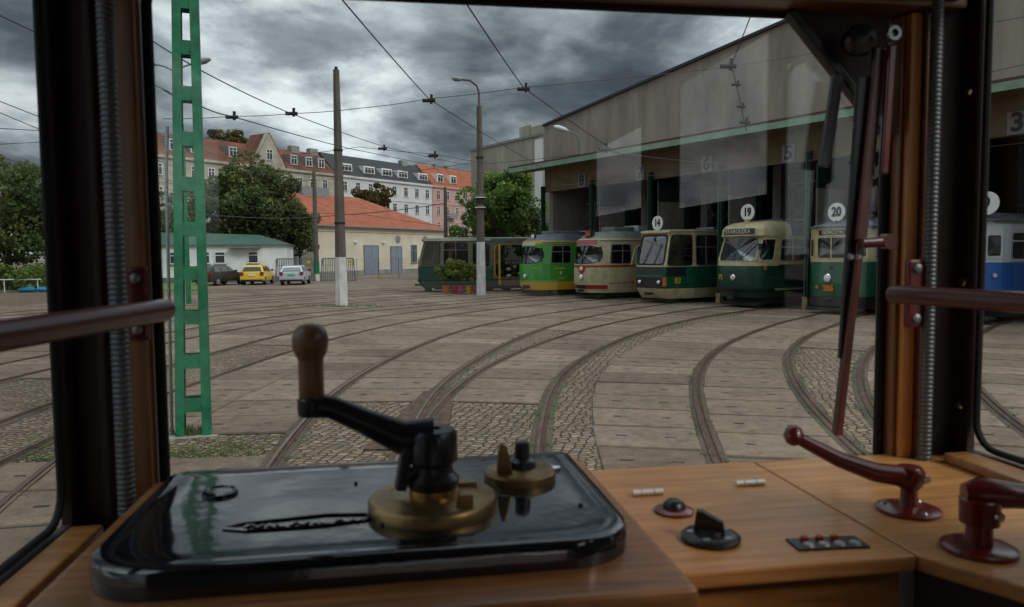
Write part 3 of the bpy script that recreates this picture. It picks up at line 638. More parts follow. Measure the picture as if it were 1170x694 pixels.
for i in range(11):
    s = 4.0 * i
    q = MB(); q.box(s - .09, s + .09, -.16, -.0, .45, 5.75); q.box(s - .03, s + .03, -.22, -.163, .45, 5.7); q.build('door_post', m_dg, dh)
    q = MB(); q.box(s - .11, s + .11, -.2, .02, 0, .45); q.build('post_foot', mat('yellow_foot', (.35, .25, .10), .8, noise=(6, .5)) if i == 0 else bpy.data.materials['yellow_foot'], dh)
    if i < 10:
        q = MB(); q.box(s + .0, s + .06, .4, 2.1, .15, 4.45); q.box(s - .012, s + .072, 1.2, 1.26, .16, 4.44); lf = q.build('door_leaf', m_panel, dh)
        q = MB(); q.box(s - .005, s + .065, .4, 2.1, 4.452, 5.42); q.box(s - .005, s + .075, 2.1, 2.45, .1, 5.42); q.build('leaf_top', m_dg, lf)
        q = MB(); q.box(s + .1, s + .5, 3.2, 3.6, .02, 7.6); q.build('pillar', m_conc, dh)
        q = MB(); q.box(s + .1, s + .5, 12.2, 12.6, .02, 7.6); q.box(s + .1, s + .5, 21.2, 21.6, .02, 7.6); q.build('inner_pillar', m_conc, dh)
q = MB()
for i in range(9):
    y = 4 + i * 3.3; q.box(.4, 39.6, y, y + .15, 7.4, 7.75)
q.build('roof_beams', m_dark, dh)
m_plate = mat('number_plate', (.22, .225, .215), .7, noise=(8, .2)); m_ink = mat('sign_black', (.012, .012, .013), .6)
for num, s in (('8', -29.15), ('7', -25.0), ('6', -21.1), ('5', -17.2), ('4', -13.4), ('3', -9.6), ('2', -5.7)):
    x = s - S0; q = MB(); q.box(x - .27, x + .27, -.03, .035, 5.46, 6.12); pl = q.build('number_plate', m_plate, dh)
    text_obj(num, .74, m_ink, pl, (x, -.035, 5.79), (R_(90), 0, 0), .003, bold=.025)

# lamp bracket over the canopy
def lamp_head(mb, p, d, L=.55, m=0):
    p = Vector(p); d = Vector(d).normalized(); q = p + d * L
    mb.tube([p, p.lerp(q, .25), p.lerp(q, .7), q], [.05, .12, .14, .06], 10, m)
p = D(661, 180, 39.0); r = ray(661, 183)
s = wallpt(661, 23.4); bp_ = U_ * s + NN * 23.4
lp = thing('canopy_lamp', 'grey curved lamp rising from the green canopy edge', 'street lamp', (bp_[0], bp_[1], 6.8))
q = MB(); q.tube([(0, 0, -.2), (0, 0, .75), (-.12, -.05, 1.05), (-.5, -.15, 1.2)], .035, 8); q.build('bracket', m_steel, lp, smooth=True)
q = MB(); lamp_head(q, (-.5, -.15, 1.2), (-1, -.3, .25), .75); q.build('lamp_head', mat('lamp_shell', (.5, .55, .6), .4), lp, smooth=True)

# ================================================================== TRAMS
class Body:
    """tram body: plan outline (nose at x=0, running back to -x) lofted through rows (z, inset, nose shift)"""
    def __init__(s, plan, rows, L, nw=1.5):
        s.plan = [Vector(p) for p in plan] + [Vector((-L, plan[-1][1]))]
        s.cum = [0]
        for a, b in zip(s.plan[:-1], s.plan[1:]): s.cum.append(s.cum[-1] + (b - a).length)
        s.rows = rows; s.L = L; s.W = plan[-1][1]; s.nw = nw
    def P(s, a, z, off=0.0):
        sg = 1 if a >= 0 else -1; a = min(abs(a), s.cum[-1]); i = 0
        while i < len(s.cum) - 2 and s.cum[i + 1] < a: i += 1
        f = (a - s.cum[i]) / (s.cum[i + 1] - s.cum[i]); p = s.plan[i].lerp(s.plan[i + 1], f)
        zs = [r[0] for r in s.rows]; ins = float(np.interp(z, zs, [r[1] for r in s.rows])); nx = float(np.interp(z, zs, [r[2] for r in s.rows]))
        wf = max(0.0, 1 + p.x / s.nw)
        x, y = p.x + (nx - ins) * wf, p.y * (1 - ins / s.W)
        if off:
            d = s.plan[min(i + 1, len(s.plan) - 1)] - s.plan[i]; n = Vector((-d.y, d.x)).normalized()
            if n.y < 0 or (abs(n.y) < 1e-6 and n.x < 0): n = -n
            n2 = Vector((abs(n.x), n.y)); x += n2.x * off; y += n2.y * off
        return Vector((x, sg * y, z))
    def shape(s, kind, n=44):
        """unit outline (-1..1)"""
        o = []
        for i in range(n):
            t = 2 * math.pi * (i + .5) / n; c, d = math.cos(t), math.sin(t)
            k = {'rect': 14, 'round': 5, 'oval': 2.8}[kind if kind in ('rect', 'round', 'oval') else 'round']
            r = (abs(c) ** k + abs(d) ** k) ** (-1 / k); x, y = c * r, d * r
            o.append((x, y))
        return o
    def make(s, parent, mats, band, wins, glass, frame_mat, extra_a=()):
        A = set([0.0]); [A.add(c) for c in s.cum]; [A.add(x) for x in extra_a]
        Z = set(r[0] for r in s.rows)
        for w_ in wins: A.update((abs(w_['a'][0]), abs(w_['a'][1]))); Z.update(w_['z'])
        for zb, _ in band: Z.add(zb)
        A = sorted(round(x, 4) for x in A); A = [-x for x in A[::-1] if x > 0] + A; Z = sorted(set(round(z, 4) for z in Z if s.rows[0][0] <= z <= s.rows[-1][0]))
        b = MB(); idx = {}
        vs = [s.P(a, z) for z in Z for a in A]; na = len(A); fs = []; ms = []
        def mid_mat(zm):
            m_ = 0
            for zb, mi in band:
                if zm >= zb: m_ = mi
            return m_
        for i in range(len(Z) - 1):
            zm = (Z[i] + Z[i + 1]) / 2
            for j in range(na - 1):
                am = (A[j] + A[j + 1]) / 2
                if any(min(w_['a']) - 1e-4 < am < max(w_['a']) + 1e-4 and w_['z'][0] < zm < w_['z'][1] for w_ in wins): continue
                b.add([vs[i * na + j], vs[i * na + j + 1], vs[(i + 1) * na + j + 1], vs[(i + 1) * na + j]], [(0, 1, 2, 3)], mid_mat(zm))
        top_ = [vs[(len(Z) - 1) * na + j] for j in range(na)]
        for j in range(na // 2): b.add([top_[j], top_[j + 1], top_[na - 2 - j], top_[na - 1 - j]], [(0, 1, 2, 3)], mid_mat(99))
        bk = [s.P(A[0], z) for z in Z] + [s.P(A[-1], z) for z in Z[::-1]]; b.add(bk, [tuple(range(len(bk)))], mid_mat(2))
        bo = bpy.data.objects.new('x', None)
        # merge doubles for smooth shading
        me = bpy.data.meshes.new('body'); me.from_pydata(b.v, [], b.f)
        for m_ in mats: me.materials.append(m_)
        for p, mi in zip(me.polygons, b.m): p.material_index = mi
        bm = bmesh.new(); bm.from_mesh(me); bmesh.ops.remove_doubles(bm, verts=bm.verts, dist=.001); bmesh.ops.recalc_face_normals(bm, faces=bm.faces); bm.to_mesh(me); bm.free()
        me.shade_smooth(); me.set_sharp_from_angle(angle=R_(32))
        body = bpy.data.objects.new('body', me); COL.objects.link(body); body.parent = parent
        for w_ in wins:
            a0, a1 = sorted(w_['a']); z0, z1 = w_['z']; am, zm = (a0 + a1) / 2, (z0 + z1) / 2; ha, hz = (a1 - a0) / 2, (z1 - z0) / 2
            sh = s.shape(w_.get('k', 'round')); k = .97; skew = w_.get('skew', 0)
            def mp(u, v, sc=k, off=0.0, sk=skew):
                uu = u * sc
                if sk: uu = uu - sk * (v + 1) / 2 * (1 - u) / 2 if sk > 0 else uu + sk * (v + 1) / 2 * (-1)
                return s.P(am + ha * max(-1, min(1, uu)), zm + hz * v * sc, off)
            n = len(sh); ring = MB(); vs2 = []
            for (u, v) in sh:
                mxx = max(abs(u), abs(v)); vs2.append(s.P(am + ha * u / mxx, zm + hz * v / mxx))
            for (u, v) in sh: vs2.append(mp(u, v))
            ring.add(vs2, [(i, (i + 1) % n, n + (i + 1) % n, n + i) for i in range(n)], mid_mat(zm)); ro = ring.build('window_surround', mats, body, recalc=True)
            fr = MB(); th = w_.get('fr', .05); v3 = []
            for sc, of in ((k + .0, .012), (k - th / ha * .8, .012), (k - th / ha * .8, -.02)):
                for (u, v) in sh: v3.append(mp(u, v, sc, of))
            fr.add(v3, [(r_ * n + i, r_ * n + (i + 1) % n, (r_ + 1) * n + (i + 1) % n, (r_ + 1) * n + i) for r_ in range(2) for i in range(n)])
            for bu in w_.get('bars', ()):
                p_ = [s.P(am + ha * bu, zm - hz * .93, .008), s.P(am + ha * bu, zm + hz * .93, .008)]; fr.bar(p_[0], p_[1], .04, .02, up=(0, 1, 0) if abs(s.P(am, zm).y) > 1 else (1, 0, 0))
            for bv in w_.get('hb', ()):
                q_ = [s.P(am - ha * .93, zm + hz * bv, .008), s.P(am, zm + hz * bv, .008), s.P(am + ha * .93, zm + hz * bv, .008)]; fr.bar(q_[0], q_[1], .02, .04); fr.bar(q_[1], q_[2], .02, .04)
            win = fr.build('window', w_.get('fm', frame_mat), parent, recalc=True)
            gp = MB(); v4 = [mp(u, v, k - .01, -.008) for (u, v) in sh]; cc = s.P(am, zm, -.008); gp.add(v4 + [cc], [(i, (i + 1) % n, n) for i in range(n)]); gp.build('pane', w_.get('gm', glass), win, recalc=False)
        return body
def surf_text(B, s_, size, m, parent, a, z, off=.012, bold=0.01, sx=1.0, name='lettering'):
    p = B.P(a, z, off); q = B.P(a + (.05 if a >= 0 else .05), z, off); d = (q - p); d.z = 0; ang = math.atan2(d.y, d.x)
    rake = B.P(a, z + .1) - B.P(a, z); return text_obj(s_, size, m, parent, p, (R_(90), 0, ang), .003, name, bold, sx)
def surf_patch(B, a0, a1, z0, z1, m, parent, name, off=.006, n=6, th=.01):
    n = max(n, int(abs(a1 - a0) / .09))
    b = MB(); vs = []
    for o_ in (off, off - th):
        for z in (z0, z1): vs += [B.P(a0 + (a1 - a0) * i / n, z, o_) for i in range(n + 1)]
    k = n + 1; fs = [(i, i + 1, k + i + 1, k + i) for i in range(n)] + [(i, 2 * k + i, 2 * k + i + 1, i + 1) for i in range(n)] + [(k + i, k + i + 1, 3 * k + i + 1, 3 * k + i) for i in range(n)] + [(0, k, 3 * k, 2 * k), (n, 2 * k + n, 3 * k + n, k + n)]
    b.add(vs, fs); return b.build(name, m, parent)
def disc_on(B, a, z, r, m, parent, name, off=.02, depth=.05, m2=None):
    p = B.P(a, z, off); q = B.P(a + .02, z, off); d = q - p; n = Vector((-d.y, d.x, 0)).normalized()
    if n.x < 0: n = -n
    mt = n.to_track_quat('Z', 'Y').to_matrix().to_4x4(); b = MB(); b.lathe([(r, -.05), (r, depth * .6), (r * .85, depth)], p, n=20, m=0, mtx=mt); o = b.build(name, m, parent, smooth=True)
    if m2: c = MB(); c.lathe([(r * .8, depth), (r * .6, depth + .02), (.01, depth + .03)], p, n=20, mtx=mt); c.build('lens', m2, o, smooth=True)
    return o
m_lens = mat('lamp_lens', (.75, .76, .78), .12, spec=.9); m_chrome = mat('chrome', (.6, .6, .62), .2, 1.0)
m_amber = mat('amber', (.5, .13, .02), .3); m_tint = mat('seat_vinyl', (.12, .07, .04), .6); m_alu = mat('aluminium_frame', (.32, .33, .34), .45, .6)
m_num = mat('yellow_number', (.55, .30, .02), .5); m_numo = mat('orange_number', (.60, .17, .01), .5)
def undergear(t, L, W, z=.3, plow=True, mm=None):
    b = MB(); b.box(-L, -.9, -W + .25, W - .25, .18, z + .15)
    for x in (-2.2, -4.0, -L + 2.2, -L + 4.0):
        for y in (-.72, .72): b.lathe([(.33, -.05), (.33, .05)], (x, y, .35), 'Y', 18)
    b.build('bogie', m_dark, t)
    if plow: b = MB(); b.box(-.75, -.35, -.85, .85, .1, .22); b.tube([(-.4, 0, .42), (.12, 0, .42)], .05, 8); b.box(.1, .2, -.12, .12, .36, .48); b.build('coupler', mm or m_dark, t)
def interior(t, L, W, ztop, seatm=m_tint, zf=.85):
    b = MB(); b.box(-L + .1, -.9, -W + .08, W - .08, zf - .05, zf); b.build('floor', m_dark, t)
    b = MB(); x = -2.6
    while x > -L + 1:
        for y in (-.75, .75): b.box(x - .4, x, y - .25, y + .25, zf, zf + .42); b.box(x - .46, x - .4, y - .25, y + .25, zf + .42, zf + .95)
        x -= 1.0
    b.build('seats', seatm, t)
    b = MB(); b.box(-1.75, -1.7, -W + .1, .2, zf, ztop - .3); b.build('cab_partition', mat('partition', (.30, .22, .12), .6) if 'partition' not in bpy.data.materials else bpy.data.materials['partition'], t)
def pantograph(t, x, z, h=1.5):
    b = MB(); 
    for y in (-.45, .45):
        b.tube([(x - .9, y, z), (x + .35, y * .8, z + h * .5), (x - .2, y * .6, z + h)], .022, 6); b.tube([(x + .9, y, z), (x - .5, y * .8, z + h * .5), (x - .2, y * .6, z + h)], .022, 6)
    b.bar((x - .2, -.85, z + h), (x - .2, .85, z + h), .12, .04); b.box(x - 1, x + 1, -.5, -.42, z - .05, z + .02); b.box(x - 1, x + 1, .42, .5, z - .05, z + .02); b.box(x - .95, x - .85, -.5, .5, z - .05, z + .02); b.box(x + .85, x + .95, -.5, .5, z - .05, z + .02)
    b.build('pantograph', mat('panto_steel', (.32, .32, .33), .5, .5) if 'panto_steel' not in bpy.data.materials else bpy.data.materials['panto_steel'], t)
def roofbox(t, x0, x1, W, z, h, m, name='roof_box'):
    b = MB(); b.box(x0, x1, -W, W, z, z + h); b.build(name, m, t, bevel=.04)
def number_disc(label, t, num, x, y, z, r=.26):
    """round course-number board; stands on the tram's roof edge"""
    o = MB(); o.lathe([(r, -.015), (r, .015)], (x, y, z), 'X', 32); dsk = o.build('number_board', m_white, t)
    text_obj(num, r * 1.35, m_ink, dsk, (x + .02, y, z), (R_(90), 0, R_(90)), .003, bold=.022, sx=.82)
    o = MB(); o.box(x - .03, x - .018, y - .03, y + .03, z - r - .12, z); o.build('bracket', m_dark, dsk)
TANG = math.atan2(-NN[1], -NN[0])
def tram_root(label, s, outd, group='trams parked nose out at the depot doors', cat='tram'):
    p = U_ * s + NN * (24.6 - outd); return thing('tram', label, cat, (p[0], p[1], 0), TANG, group)
def side_wins(a0, n, w_, gap, z0, z1, **k):
    o = []
    for i in range(n):
        a = a0 + i * (w_ + gap)
        for sg in (1, -1): o.append(dict(a=(sg * a, sg * (a + w_)), z=(z0, z1), **k))
    return o
L_ = 13.0
def roof_mat(n, c): return mat(n, c, .65, noise=(1.5, .3))
m_rg = roof_mat('roof_grey_blue', (.10, .12, .15)); m_rgg = roof_mat('roof_grey_green', (.16, .18, .16)); m_rd = roof_mat('roof_dark', (.045, .05, .055))
m_tg = mat('tram_green', (.005, .10, .05), .3, noise=(3, .4), coat=.3); m_tgl = mat('tram_dark_green', (.003, .052, .034), .35, noise=(3, .4), coat=.3)
m_tc = mat('tram_cream', (.50, .43, .24), .4, noise=(3.5, .28), coat=.2)
m_lime = mat('tram_bright_green', (.055, .30, .035), .35, noise=(1.5, .1), coat=.3); m_yel = mat('tram_yellow', (.62, .36, .015), .4, noise=(1.5, .1), coat=.2)
m_cr2 = mat('tram_pale_cream', (.48, .43, .25), .4, noise=(3.5, .25), coat=.2); m_rline = mat('tram_red_line', (.35, .012, .018), .4)
m_blue = mat('tram_blue', (.012, .10, .38), .35, coat=.3); m_twh = mat('tram_white', (.50, .52, .54), .4, noise=(2, .1))
m_pale = mat('destination_pale', (.5, .5, .42), .5)

# T2 bright green and yellow
def dueweg(label, s, outd, bands, mats, seed, cream=False):
    t = tram_root(label, s, outd)
    plan = [(0, 0), (-.02, .35), (-.12, .68), (-.35, .92), (-.75, 1.1), (-1.5, 1.2)]
    rows = [(.32, .04, -.08), (.7, 0, 0), (1.6, 0, 0), (2.55, .03, -.16), (2.75, .04, -.18), (2.82, .10, -.26), (3.0, .25, -.42), (3.12, .5, -.7), (3.16, .9, -.9)]
    B = Body(plan, rows, L_, nw=1.7)
    wins = [dict(a=(-1.12, .0 - .03), z=(1.62, 2.52), k='round', fr=.05, fm=m_rubber), dict(a=(.03, 1.12), z=(1.62, 2.52), k='round', fr=.05, fm=m_rubber)]
    wins = [dict(a=(-1.12, 1.12), z=(1.62, 2.50), k='oval', fr=.06, fm=m_rubber, bars=(0,))]
    wins += [dict(a=(sg * 1.45, sg * 2.75), z=(1.62, 2.55), k='rect', fr=.05, fm=m_alu, bars=(0.1,), hb=(.3,)) for sg in (1, -1)]
    wins += side_wins(3.1, 5, 1.3, .35, 1.62, 2.55, k='rect', fm=m_alu, hb=(.3,))
    B.make(t, mats, bands, wins, m_glass_tram, m_rubber)
    return t, B
t2, B2 = dueweg('bright green and yellow tram with grey roof, second from the left', -30.3, 2.75, [(0, 1), (.72, 0), (2.62, 1), (2.76, 2)], [m_lime, m_yel, m_rg], 1)
surf_patch(B2, -.6, .55, 2.53, 2.68, m_pale, t2, 'destination_box', .03, th=.04); disc_on(B2, -.0, 1.0, .11, m_chrome, t2, 'headlight', m2=m_lens); disc_on(B2, .0, 2.98, .16, m_dark, t2, 'route_disc', .12, .05, m_white)
surf_patch(B2, -.3, .3, .42, .56, m_dark, t2, 'tail_strip', .02); surf_patch(B2, 1.7, 2.3, 1.36, 1.42, m_yel, t2, 'lettering_strip'); surf_patch(B2, 1.9, 2.4, .9, .95, m_yel, t2, 'lettering_strip'); surf_patch(B2, .55, .8, 1.38, 1.43, m_yel, t2, 'lettering_strip'); surf_patch(B2, 2.0, 2.1, 1.08, 1.26, m_twh, t2, 'city_crest')
interior(t2, L_, 1.2, 3.1); undergear(t2, L_, 1.2); roofbox(t2, -3.2, -1.4, .5, 3.12, .16, m_rgg); pantograph(t2, -4.6, 3.3, 1.5)
t3, B3 = dueweg('cream tram with thin red lines and a red route box, third from the left', -26.3, 2.45, [(0, 0), (1.48, 1), (1.58, 0), (2.78, 2)], [m_cr2, m_rline, m_rgg], 2)
surf_patch(B3, -.7, .75, 2.55, 2.74, mat('red_destination', (.40, .10, .12), .5), t3, 'destination_box', .03, th=.04); disc_on(B3, 0, 1.02, .13, m_chrome, t3, 'headlight', m2=m_lens)
q = MB(); q.box(-.62, -.38, -.2, .22, 2.86, 3.2); rb = q.build('route_box', m_dark, t3, bevel=.03); q = MB(); q.box(-.378, -.365, -.16, .18, 2.91, 3.15); q.build('route_face', mat('route_red', (.42, .06, .02), .5), rb)
surf_patch(B3, -1.15, 1.35, .5, .68, m_rline, t3, 'red_bumper_band', .012); surf_patch(B3, -.4, .25, .5, .66, m_dark, t3, 'tail_strip', .03); surf_patch(B3, 1.4, 6, .74, .77, m_rline, t3, 'thin_red_line', .008)
vch = MB(); vch.add([B3.P(-.5, 1.5, .015), B3.P(.5, 1.5, .015), B3.P(0, 1.15, .015), B3.P(0, 1.5, .03)], [(0, 3, 2), (3, 1, 2)]); vch.build('chevron', m_rline, t3, recalc=False); disc_on(B3, 0, 1.42, .1, m_white, t3, 'emblem', .03, .02)
q = MB(); q.bar(B3.P(-.1, 1.6, .06), B3.P(.35, 2.45, .06), .03, .02); q.build('wiper', m_alu, t3)
interior(t3, L_, 1.2, 3.1); undergear(t3, L_, 1.2); roofbox(t3, -2.9, -1.6, .45, 3.13, .22, m_rgg); roofbox(t3, -4.6, -3.1, .5, 3.13, .3, m_twh, 'roof_vent'); pantograph(t3, -6.2, 3.3, 1.5)
for T_, B_ in ((t2, B2), (t3, B3)):   # pale panels painted in as sky reflections in the windscreens
    q = MB(); q.add([B_.P(-.95, 1.66, -.12), B_.P(-.2, 1.66, -.12), B_.P(-.25, 2.0, -.14), B_.P(-.7, 2.08, -.14)], [(0, 1, 2, 3)]); q.add([B_.P(.15, 1.66, -.12), B_.P(1.0, 1.68, -.12), B_.P(.75, 2.1, -.14), B_.P(.1, 2.02, -.14)], [(0, 1, 2, 3)]); q.build('reflection_panel', mat('reflected_sky_%s' % T_.name, (.4, .42, .45), .6), T_, recalc=False)

# T14 boxy
t14 = tram_root('boxy green tram with cream skirt under course board 14', -22.3, 2.1)
plan = [(0, 0), (0, .78), (-.06, .86), (-1.45, 1.2)]
rows = [(.22, .10, -.18), (.64, 0, 0), (1.2, 0, .02), (1.55, 0, 0), (2.88, .05, -.26), (2.95, .03, -.2), (3.04, .04, -.2), (3.08, .25, -.35), (3.1, .8, -.9)]
B4 = Body(plan, rows, L_, nw=1.5)
wins = [dict(a=(-.83, .83), z=(1.58, 2.90), k='rect', fr=.11, fm=m_rubber, gm=glass_mat('windscreen_14', (.5, .58, .64), .8, boost=2.6)), dict(a=(.90, 2.18), z=(1.55, 2.88), k='rect', fr=.05, fm=m_rubber, hb=(.1, -.35), bars=(0,)), dict(a=(-.95, -2.1), z=(1.55, 2.88), k='rect', fr=.04, fm=m_rubber)]
wins += side_wins(2.32, 6, 1.55, .16, 1.55, 2.88, k='rect', fr=.03, fm=m_alu, bars=(-.15,), hb=(.2,))
B4.make(t14, [m_tg, m_tc, m_rgg], [(0, 1), (.64, 0), (1.54, 1), (3.06, 2)], wins, m_glass_tram, m_rubber)
surf_patch(B4, -.78, .78, 1.22, 1.52, m_black, t14, 'upper_grille', .012); surf_patch(B4, -.80, .80, .66, 1.1, m_black, t14, 'lamp_panel', .015)
for a in (-.55, .55): disc_on(B4, a, .9, .09, m_chrome, t14, 'headlight', m2=m_lens)
for a in (-.83, .83): surf_patch(B4, a - .06, a + .06, .74, 1.1, m_amber, t14, 'indicator', .04)
surf_patch(B4, -.6, .6, 2.72, 2.86, mat('pale_blue_blind', (.5, .55, .6), .5), t14, 'destination_blind', -.03); surf_patch(B4, .95, 1.85, 1.16, 1.5, m_black, t14, 'side_grille', .01)
surf_text(B4, '83', .32, m_num, t14, 1.45, .95)
q = MB(); q.bar(B4.P(-.4, 1.62, .03), B4.P(-.05, 2.5, .03), .03, .02); q.bar(B4.P(.2, 1.62, .03), B4.P(.5, 2.5, .03), .03, .02); q.build('wiper', m_black, t14)
q = MB(); q.tube([B4.P(-1.0, 2.5, .05), B4.P(-1.0, 2.3, .3), B4.P(-1.0, 1.6, .35)], .02, 6); q.build('mirror_arm', m_tc, t14)
interior(t14, L_, 1.2, 3.0, mat('seat_tan', (.22, .15, .08), .6)); undergear(t14, L_, 1.2, .3); pantograph(t14, -4.4, 3.2, 1.8)
number_disc('', t14, '14', -.55, -.10, 3.37, .3)

# T19 rounded
t19 = tram_root('dark green tram with rounded cream cab under course board 19', -18.3, 1.75)
plan = [(0, 0), (-.02, .45), (-.10, .75), (-.3, .98), (-.8, 1.14), (-1.5, 1.2)]
rows = [(.42, .06, -.1), (.72, 0, 0), (1.6, 0, 0), (1.8, 0, -.02), (2.62, .02, -.36), (2.72, 0, -.24), (2.98, .03, -.26), (3.12, .10, -.34), (3.24, .26, -.5), (3.30, .5, -.8), (3.32, .9, -1.1)]
B5 = Body(plan, rows, L_, nw=1.9)
wins = [dict(a=(-.92, .92), z=(1.76, 2.66), k='rect', fr=.05, fm=m_tc, gm=glass_mat('windscreen_19', (.5, .52, .55), .8, boost=2.5)), dict(a=(1.0, 1.68), z=(1.76, 2.64), k='rect', fr=.05, fm=m_tc, skew=.9), dict(a=(-1.0, -1.62), z=(1.78, 2.62), k='round', fr=.05, fm=m_tc)]
wins += side_wins(1.95, 6, 1.6, .2, 1.75, 2.62, k='rect', fr=.04, fm=m_tc, hb=(.25,), bars=(0,))
B5.make(t19, [m_tgl, m_tc, m_rd], [(0, 0), (1.6, 1), (2.98, 1)], wins, m_glass_tram, m_tc)
# dark roof panel behind the cream cap, belt under the side windows
b = MB(); vs = []
prof = [(-1.225, 2.74), (-1.215, 3.0), (-1.15, 3.15), (-1.0, 3.27), (-.72, 3.345), (0, 3.38), (.72, 3.345), (1.0, 3.27), (1.15, 3.15), (1.215, 3.0), (1.225, 2.74)]
for x in (-1.9, -L_): vs += [(x, y, z) for y, z in prof]
k = len(prof); b.add(vs, [(i, i + 1, k + i + 1, k + i) for i in range(k - 1)] + [tuple(range(k))]); b.build('roof', m_rd, t19, recalc=True)
surf_patch(B5, -.72, .72, 2.78, 3.0, m_black, t19, 'destination_box', .02, th=.03); surf_text(B5, 'STAROŁĘKA', .21, m_pale, t19, 0.0, 2.885, .035, bold=.004, sx=.95)
surf_text(B5, '71', .26, m_num, t19, -.62, 1.16); disc_on(B5, .02, 1.16, .12, m_chrome, t19, 'headlight', m2=mat('warm_lens', (.75, .5, .35), .2))
surf_patch(B5, -1.2, 1.7, .62, .74, m_black, t19, 'bumper', .05, n=14, th=.05); surf_patch(B5, 1.75, 9, .68, .75, m_tc, t19, 'cream_stripe', .01, n=14); surf_patch(B5, 1.2, 1.32, 1.45, 1.6, m_amber, t19, 'indicator', .04); surf_patch(B5, 1.95, 12, 1.58, 1.64, m_tgl, t19, 'belt', .006, n=14)
q = MB(); q.bar(B5.P(.2, 1.84, .04), B5.P(.75, 2.5, .05), .03, .02); q.build('wiper', m_black, t19)
q = MB(); q.add([(-1.95, 1.0, 1.8), (-1.95, .3, 1.8), (-1.95, .3, 2.6), (-1.95, 1.0, 2.6)], [(0, 1, 2, 3)]); q.add([(-1.0, -.9, 1.75), (-1.0, .9, 1.75), (-1.0, .9, 2.3), (-1.0, -.9, 2.3)], [(0, 1, 2, 3)]); q.build('curtain', mat('teal_curtain', (.02, .16, .17), .7), t19, recalc=False)
q = MB(); q.lathe([(.07, 0), (.07, .4), (.03, .45)], (-2.25, 1.0, 1.75)); q.build('fire_extinguisher', mat('extinguisher_red', (.35, .02, .015), .4), t19)
interior(t19, L_, 1.2, 3.0); undergear(t19, L_, 1.2, .3, mm=m_dark); pantograph(t19, -4.8, 3.4, 1.6); roofbox(t19, -3.0, -2.2, .5, 3.3, .1, m_rg)
number_disc('', t19, '19', -.75, 0.05, 3.62, .31)
q = MB(); q.tube([(-.75, .05, 3.2), (-.75, .05, 3.36)], .12, 10); q.build('board_socket', m_tc, t19)

# T286 old
t28 = tram_root('old green tram with cream top and orange number 286', -14.3, 1.75)
plan = [(0, 0), (-.04, .4), (-.16, .75), (-.40, 1.02), (-.62, 1.1)]
rows = [(.62, 0, 0), (1.78, 0, 0), (2.7, .0, 0), (2.88, 0, 0), (2.93, -.05, .05), (3.02, .1, -.1), (3.16, .45, -.5), (3.22, .8, -.9)]
B6 = Body(plan, rows, 10.5, nw=1.2)
wins = [dict(a=(-.62, .0 - .02 + .64), z=(1.86, 2.6), k='rect', fr=.05, fm=m_tc, bars=(0,)), dict(a=(.72, 1.14), z=(1.86, 2.6), k='rect', fr=.05, fm=m_tc), dict(a=(-.72, -1.14), z=(1.86, 2.6), k='rect', fr=.05, fm=m_tc)]
wins += side_wins(1.5, 5, 1.5, .2, 1.82, 2.62, k='rect', fr=.05, fm=m_tc, hb=(.35,))
B6.make(t28, [m_tg, m_tc, m_rg], [(0, 0), (1.76, 1), (2.91, 2)], wins, m_glass_tram, m_tc)
surf_patch(B6, -.5, .6, 2.66, 2.82, m_black, t28, 'destination_box', .02, th=.03); surf_text(B6, 'GÓRCZYN', .15, m_pale, t28, .05, 2.74, .035, bold=.002)
disc_on(B6, -.1, 1.22, .15, m_chrome, t28, 'headlight', m2=m_lens); surf_text(B6, '286', .27, m_numo, t28, -.08, .88, .02, .015); surf_patch(B6, -.62, -.45, .86, .96, m_amber, t28, 'indicator', .03); disc_on(B6, .02, 1.58, .05, m_dark, t28, 'whistle', .02, .04)
q = MB(); q.box(-.5, .05, -.9, .9, .14, .22); q.box(-.3, -.0, -.75, .75, .3, .62); q.tube([(-.1, 0, .5), (.35, 0, .5)], .06, 8); q.build('coupler', m_dark, t28)
b = MB(); b.box(-10.2, -.9, -.9, .9, .2, .62); b.build('underframe', m_dark, t28); interior(t28, 10.5, 1.1, 3.0, zf=.9); pantograph(t28, -4.5, 3.3, 1.5)
number_disc('', t28, '20', -.35, -.05, 3.42, .31)
q = MB(); q.tube([(-.35, -.05, 3.0), (-.35, -.05, 3.15)], .03, 8); q.build('board_socket', m_dark, t28)
# blue tram
tbz = tram_root('blue and white old tram seen through the right side window', -10.3, 1.9)
B7 = Body(plan, rows, 10.5, nw=1.2)
wins = [dict(a=(-.62, .62), z=(1.86, 2.6), k='rect', fr=.05, fm=m_twh, bars=(0,)), dict(a=(.72, 1.14), z=(1.86, 2.6), k='rect', fr=.05, fm=m_twh), dict(a=(-.72, -1.14), z=(1.86, 2.6), k='rect', fr=.05, fm=m_twh)]
wins += side_wins(1.5, 5, 1.5, .2, 1.82, 2.62, k='rect', fr=.05, fm=m_twh, hb=(.35,))
B7.make(tbz, [m_blue, m_twh, m_rd], [(0, 0), (1.76, 1), (2.91, 2)], wins, m_glass_tram, m_twh)
surf_patch(B7, -.5, .6, 2.66, 2.84, m_white, tbz, 'destination_box', .02, th=.03); surf_text(B7, 'WARSZAWA', .15, m_ink, tbz, .05, 2.75, .035, bold=.004)
disc_on(B7, 0, 1.22, .15, m_chrome, tbz, 'headlight', m2=m_lens); disc_on(B7, .95, 1.4, .07, m_chrome, tbz, 'side_lamp'); 
b = MB(); b.box(-10.2, -.9, -.9, .9, .2, .62); b.build('underframe', m_dark, tbz); interior(tbz, 10.5, 1.1, 3.0, zf=.9)
q = MB(); q.box(-.5, .05, -.9, .9, .14, .22); q.tube([(-.1, 0, .5), (.35, 0, .5)], .06, 8); q.build('coupler', m_dark, tbz)
number_disc('', tbz, '9', -.3, .62, 3.42, .33)
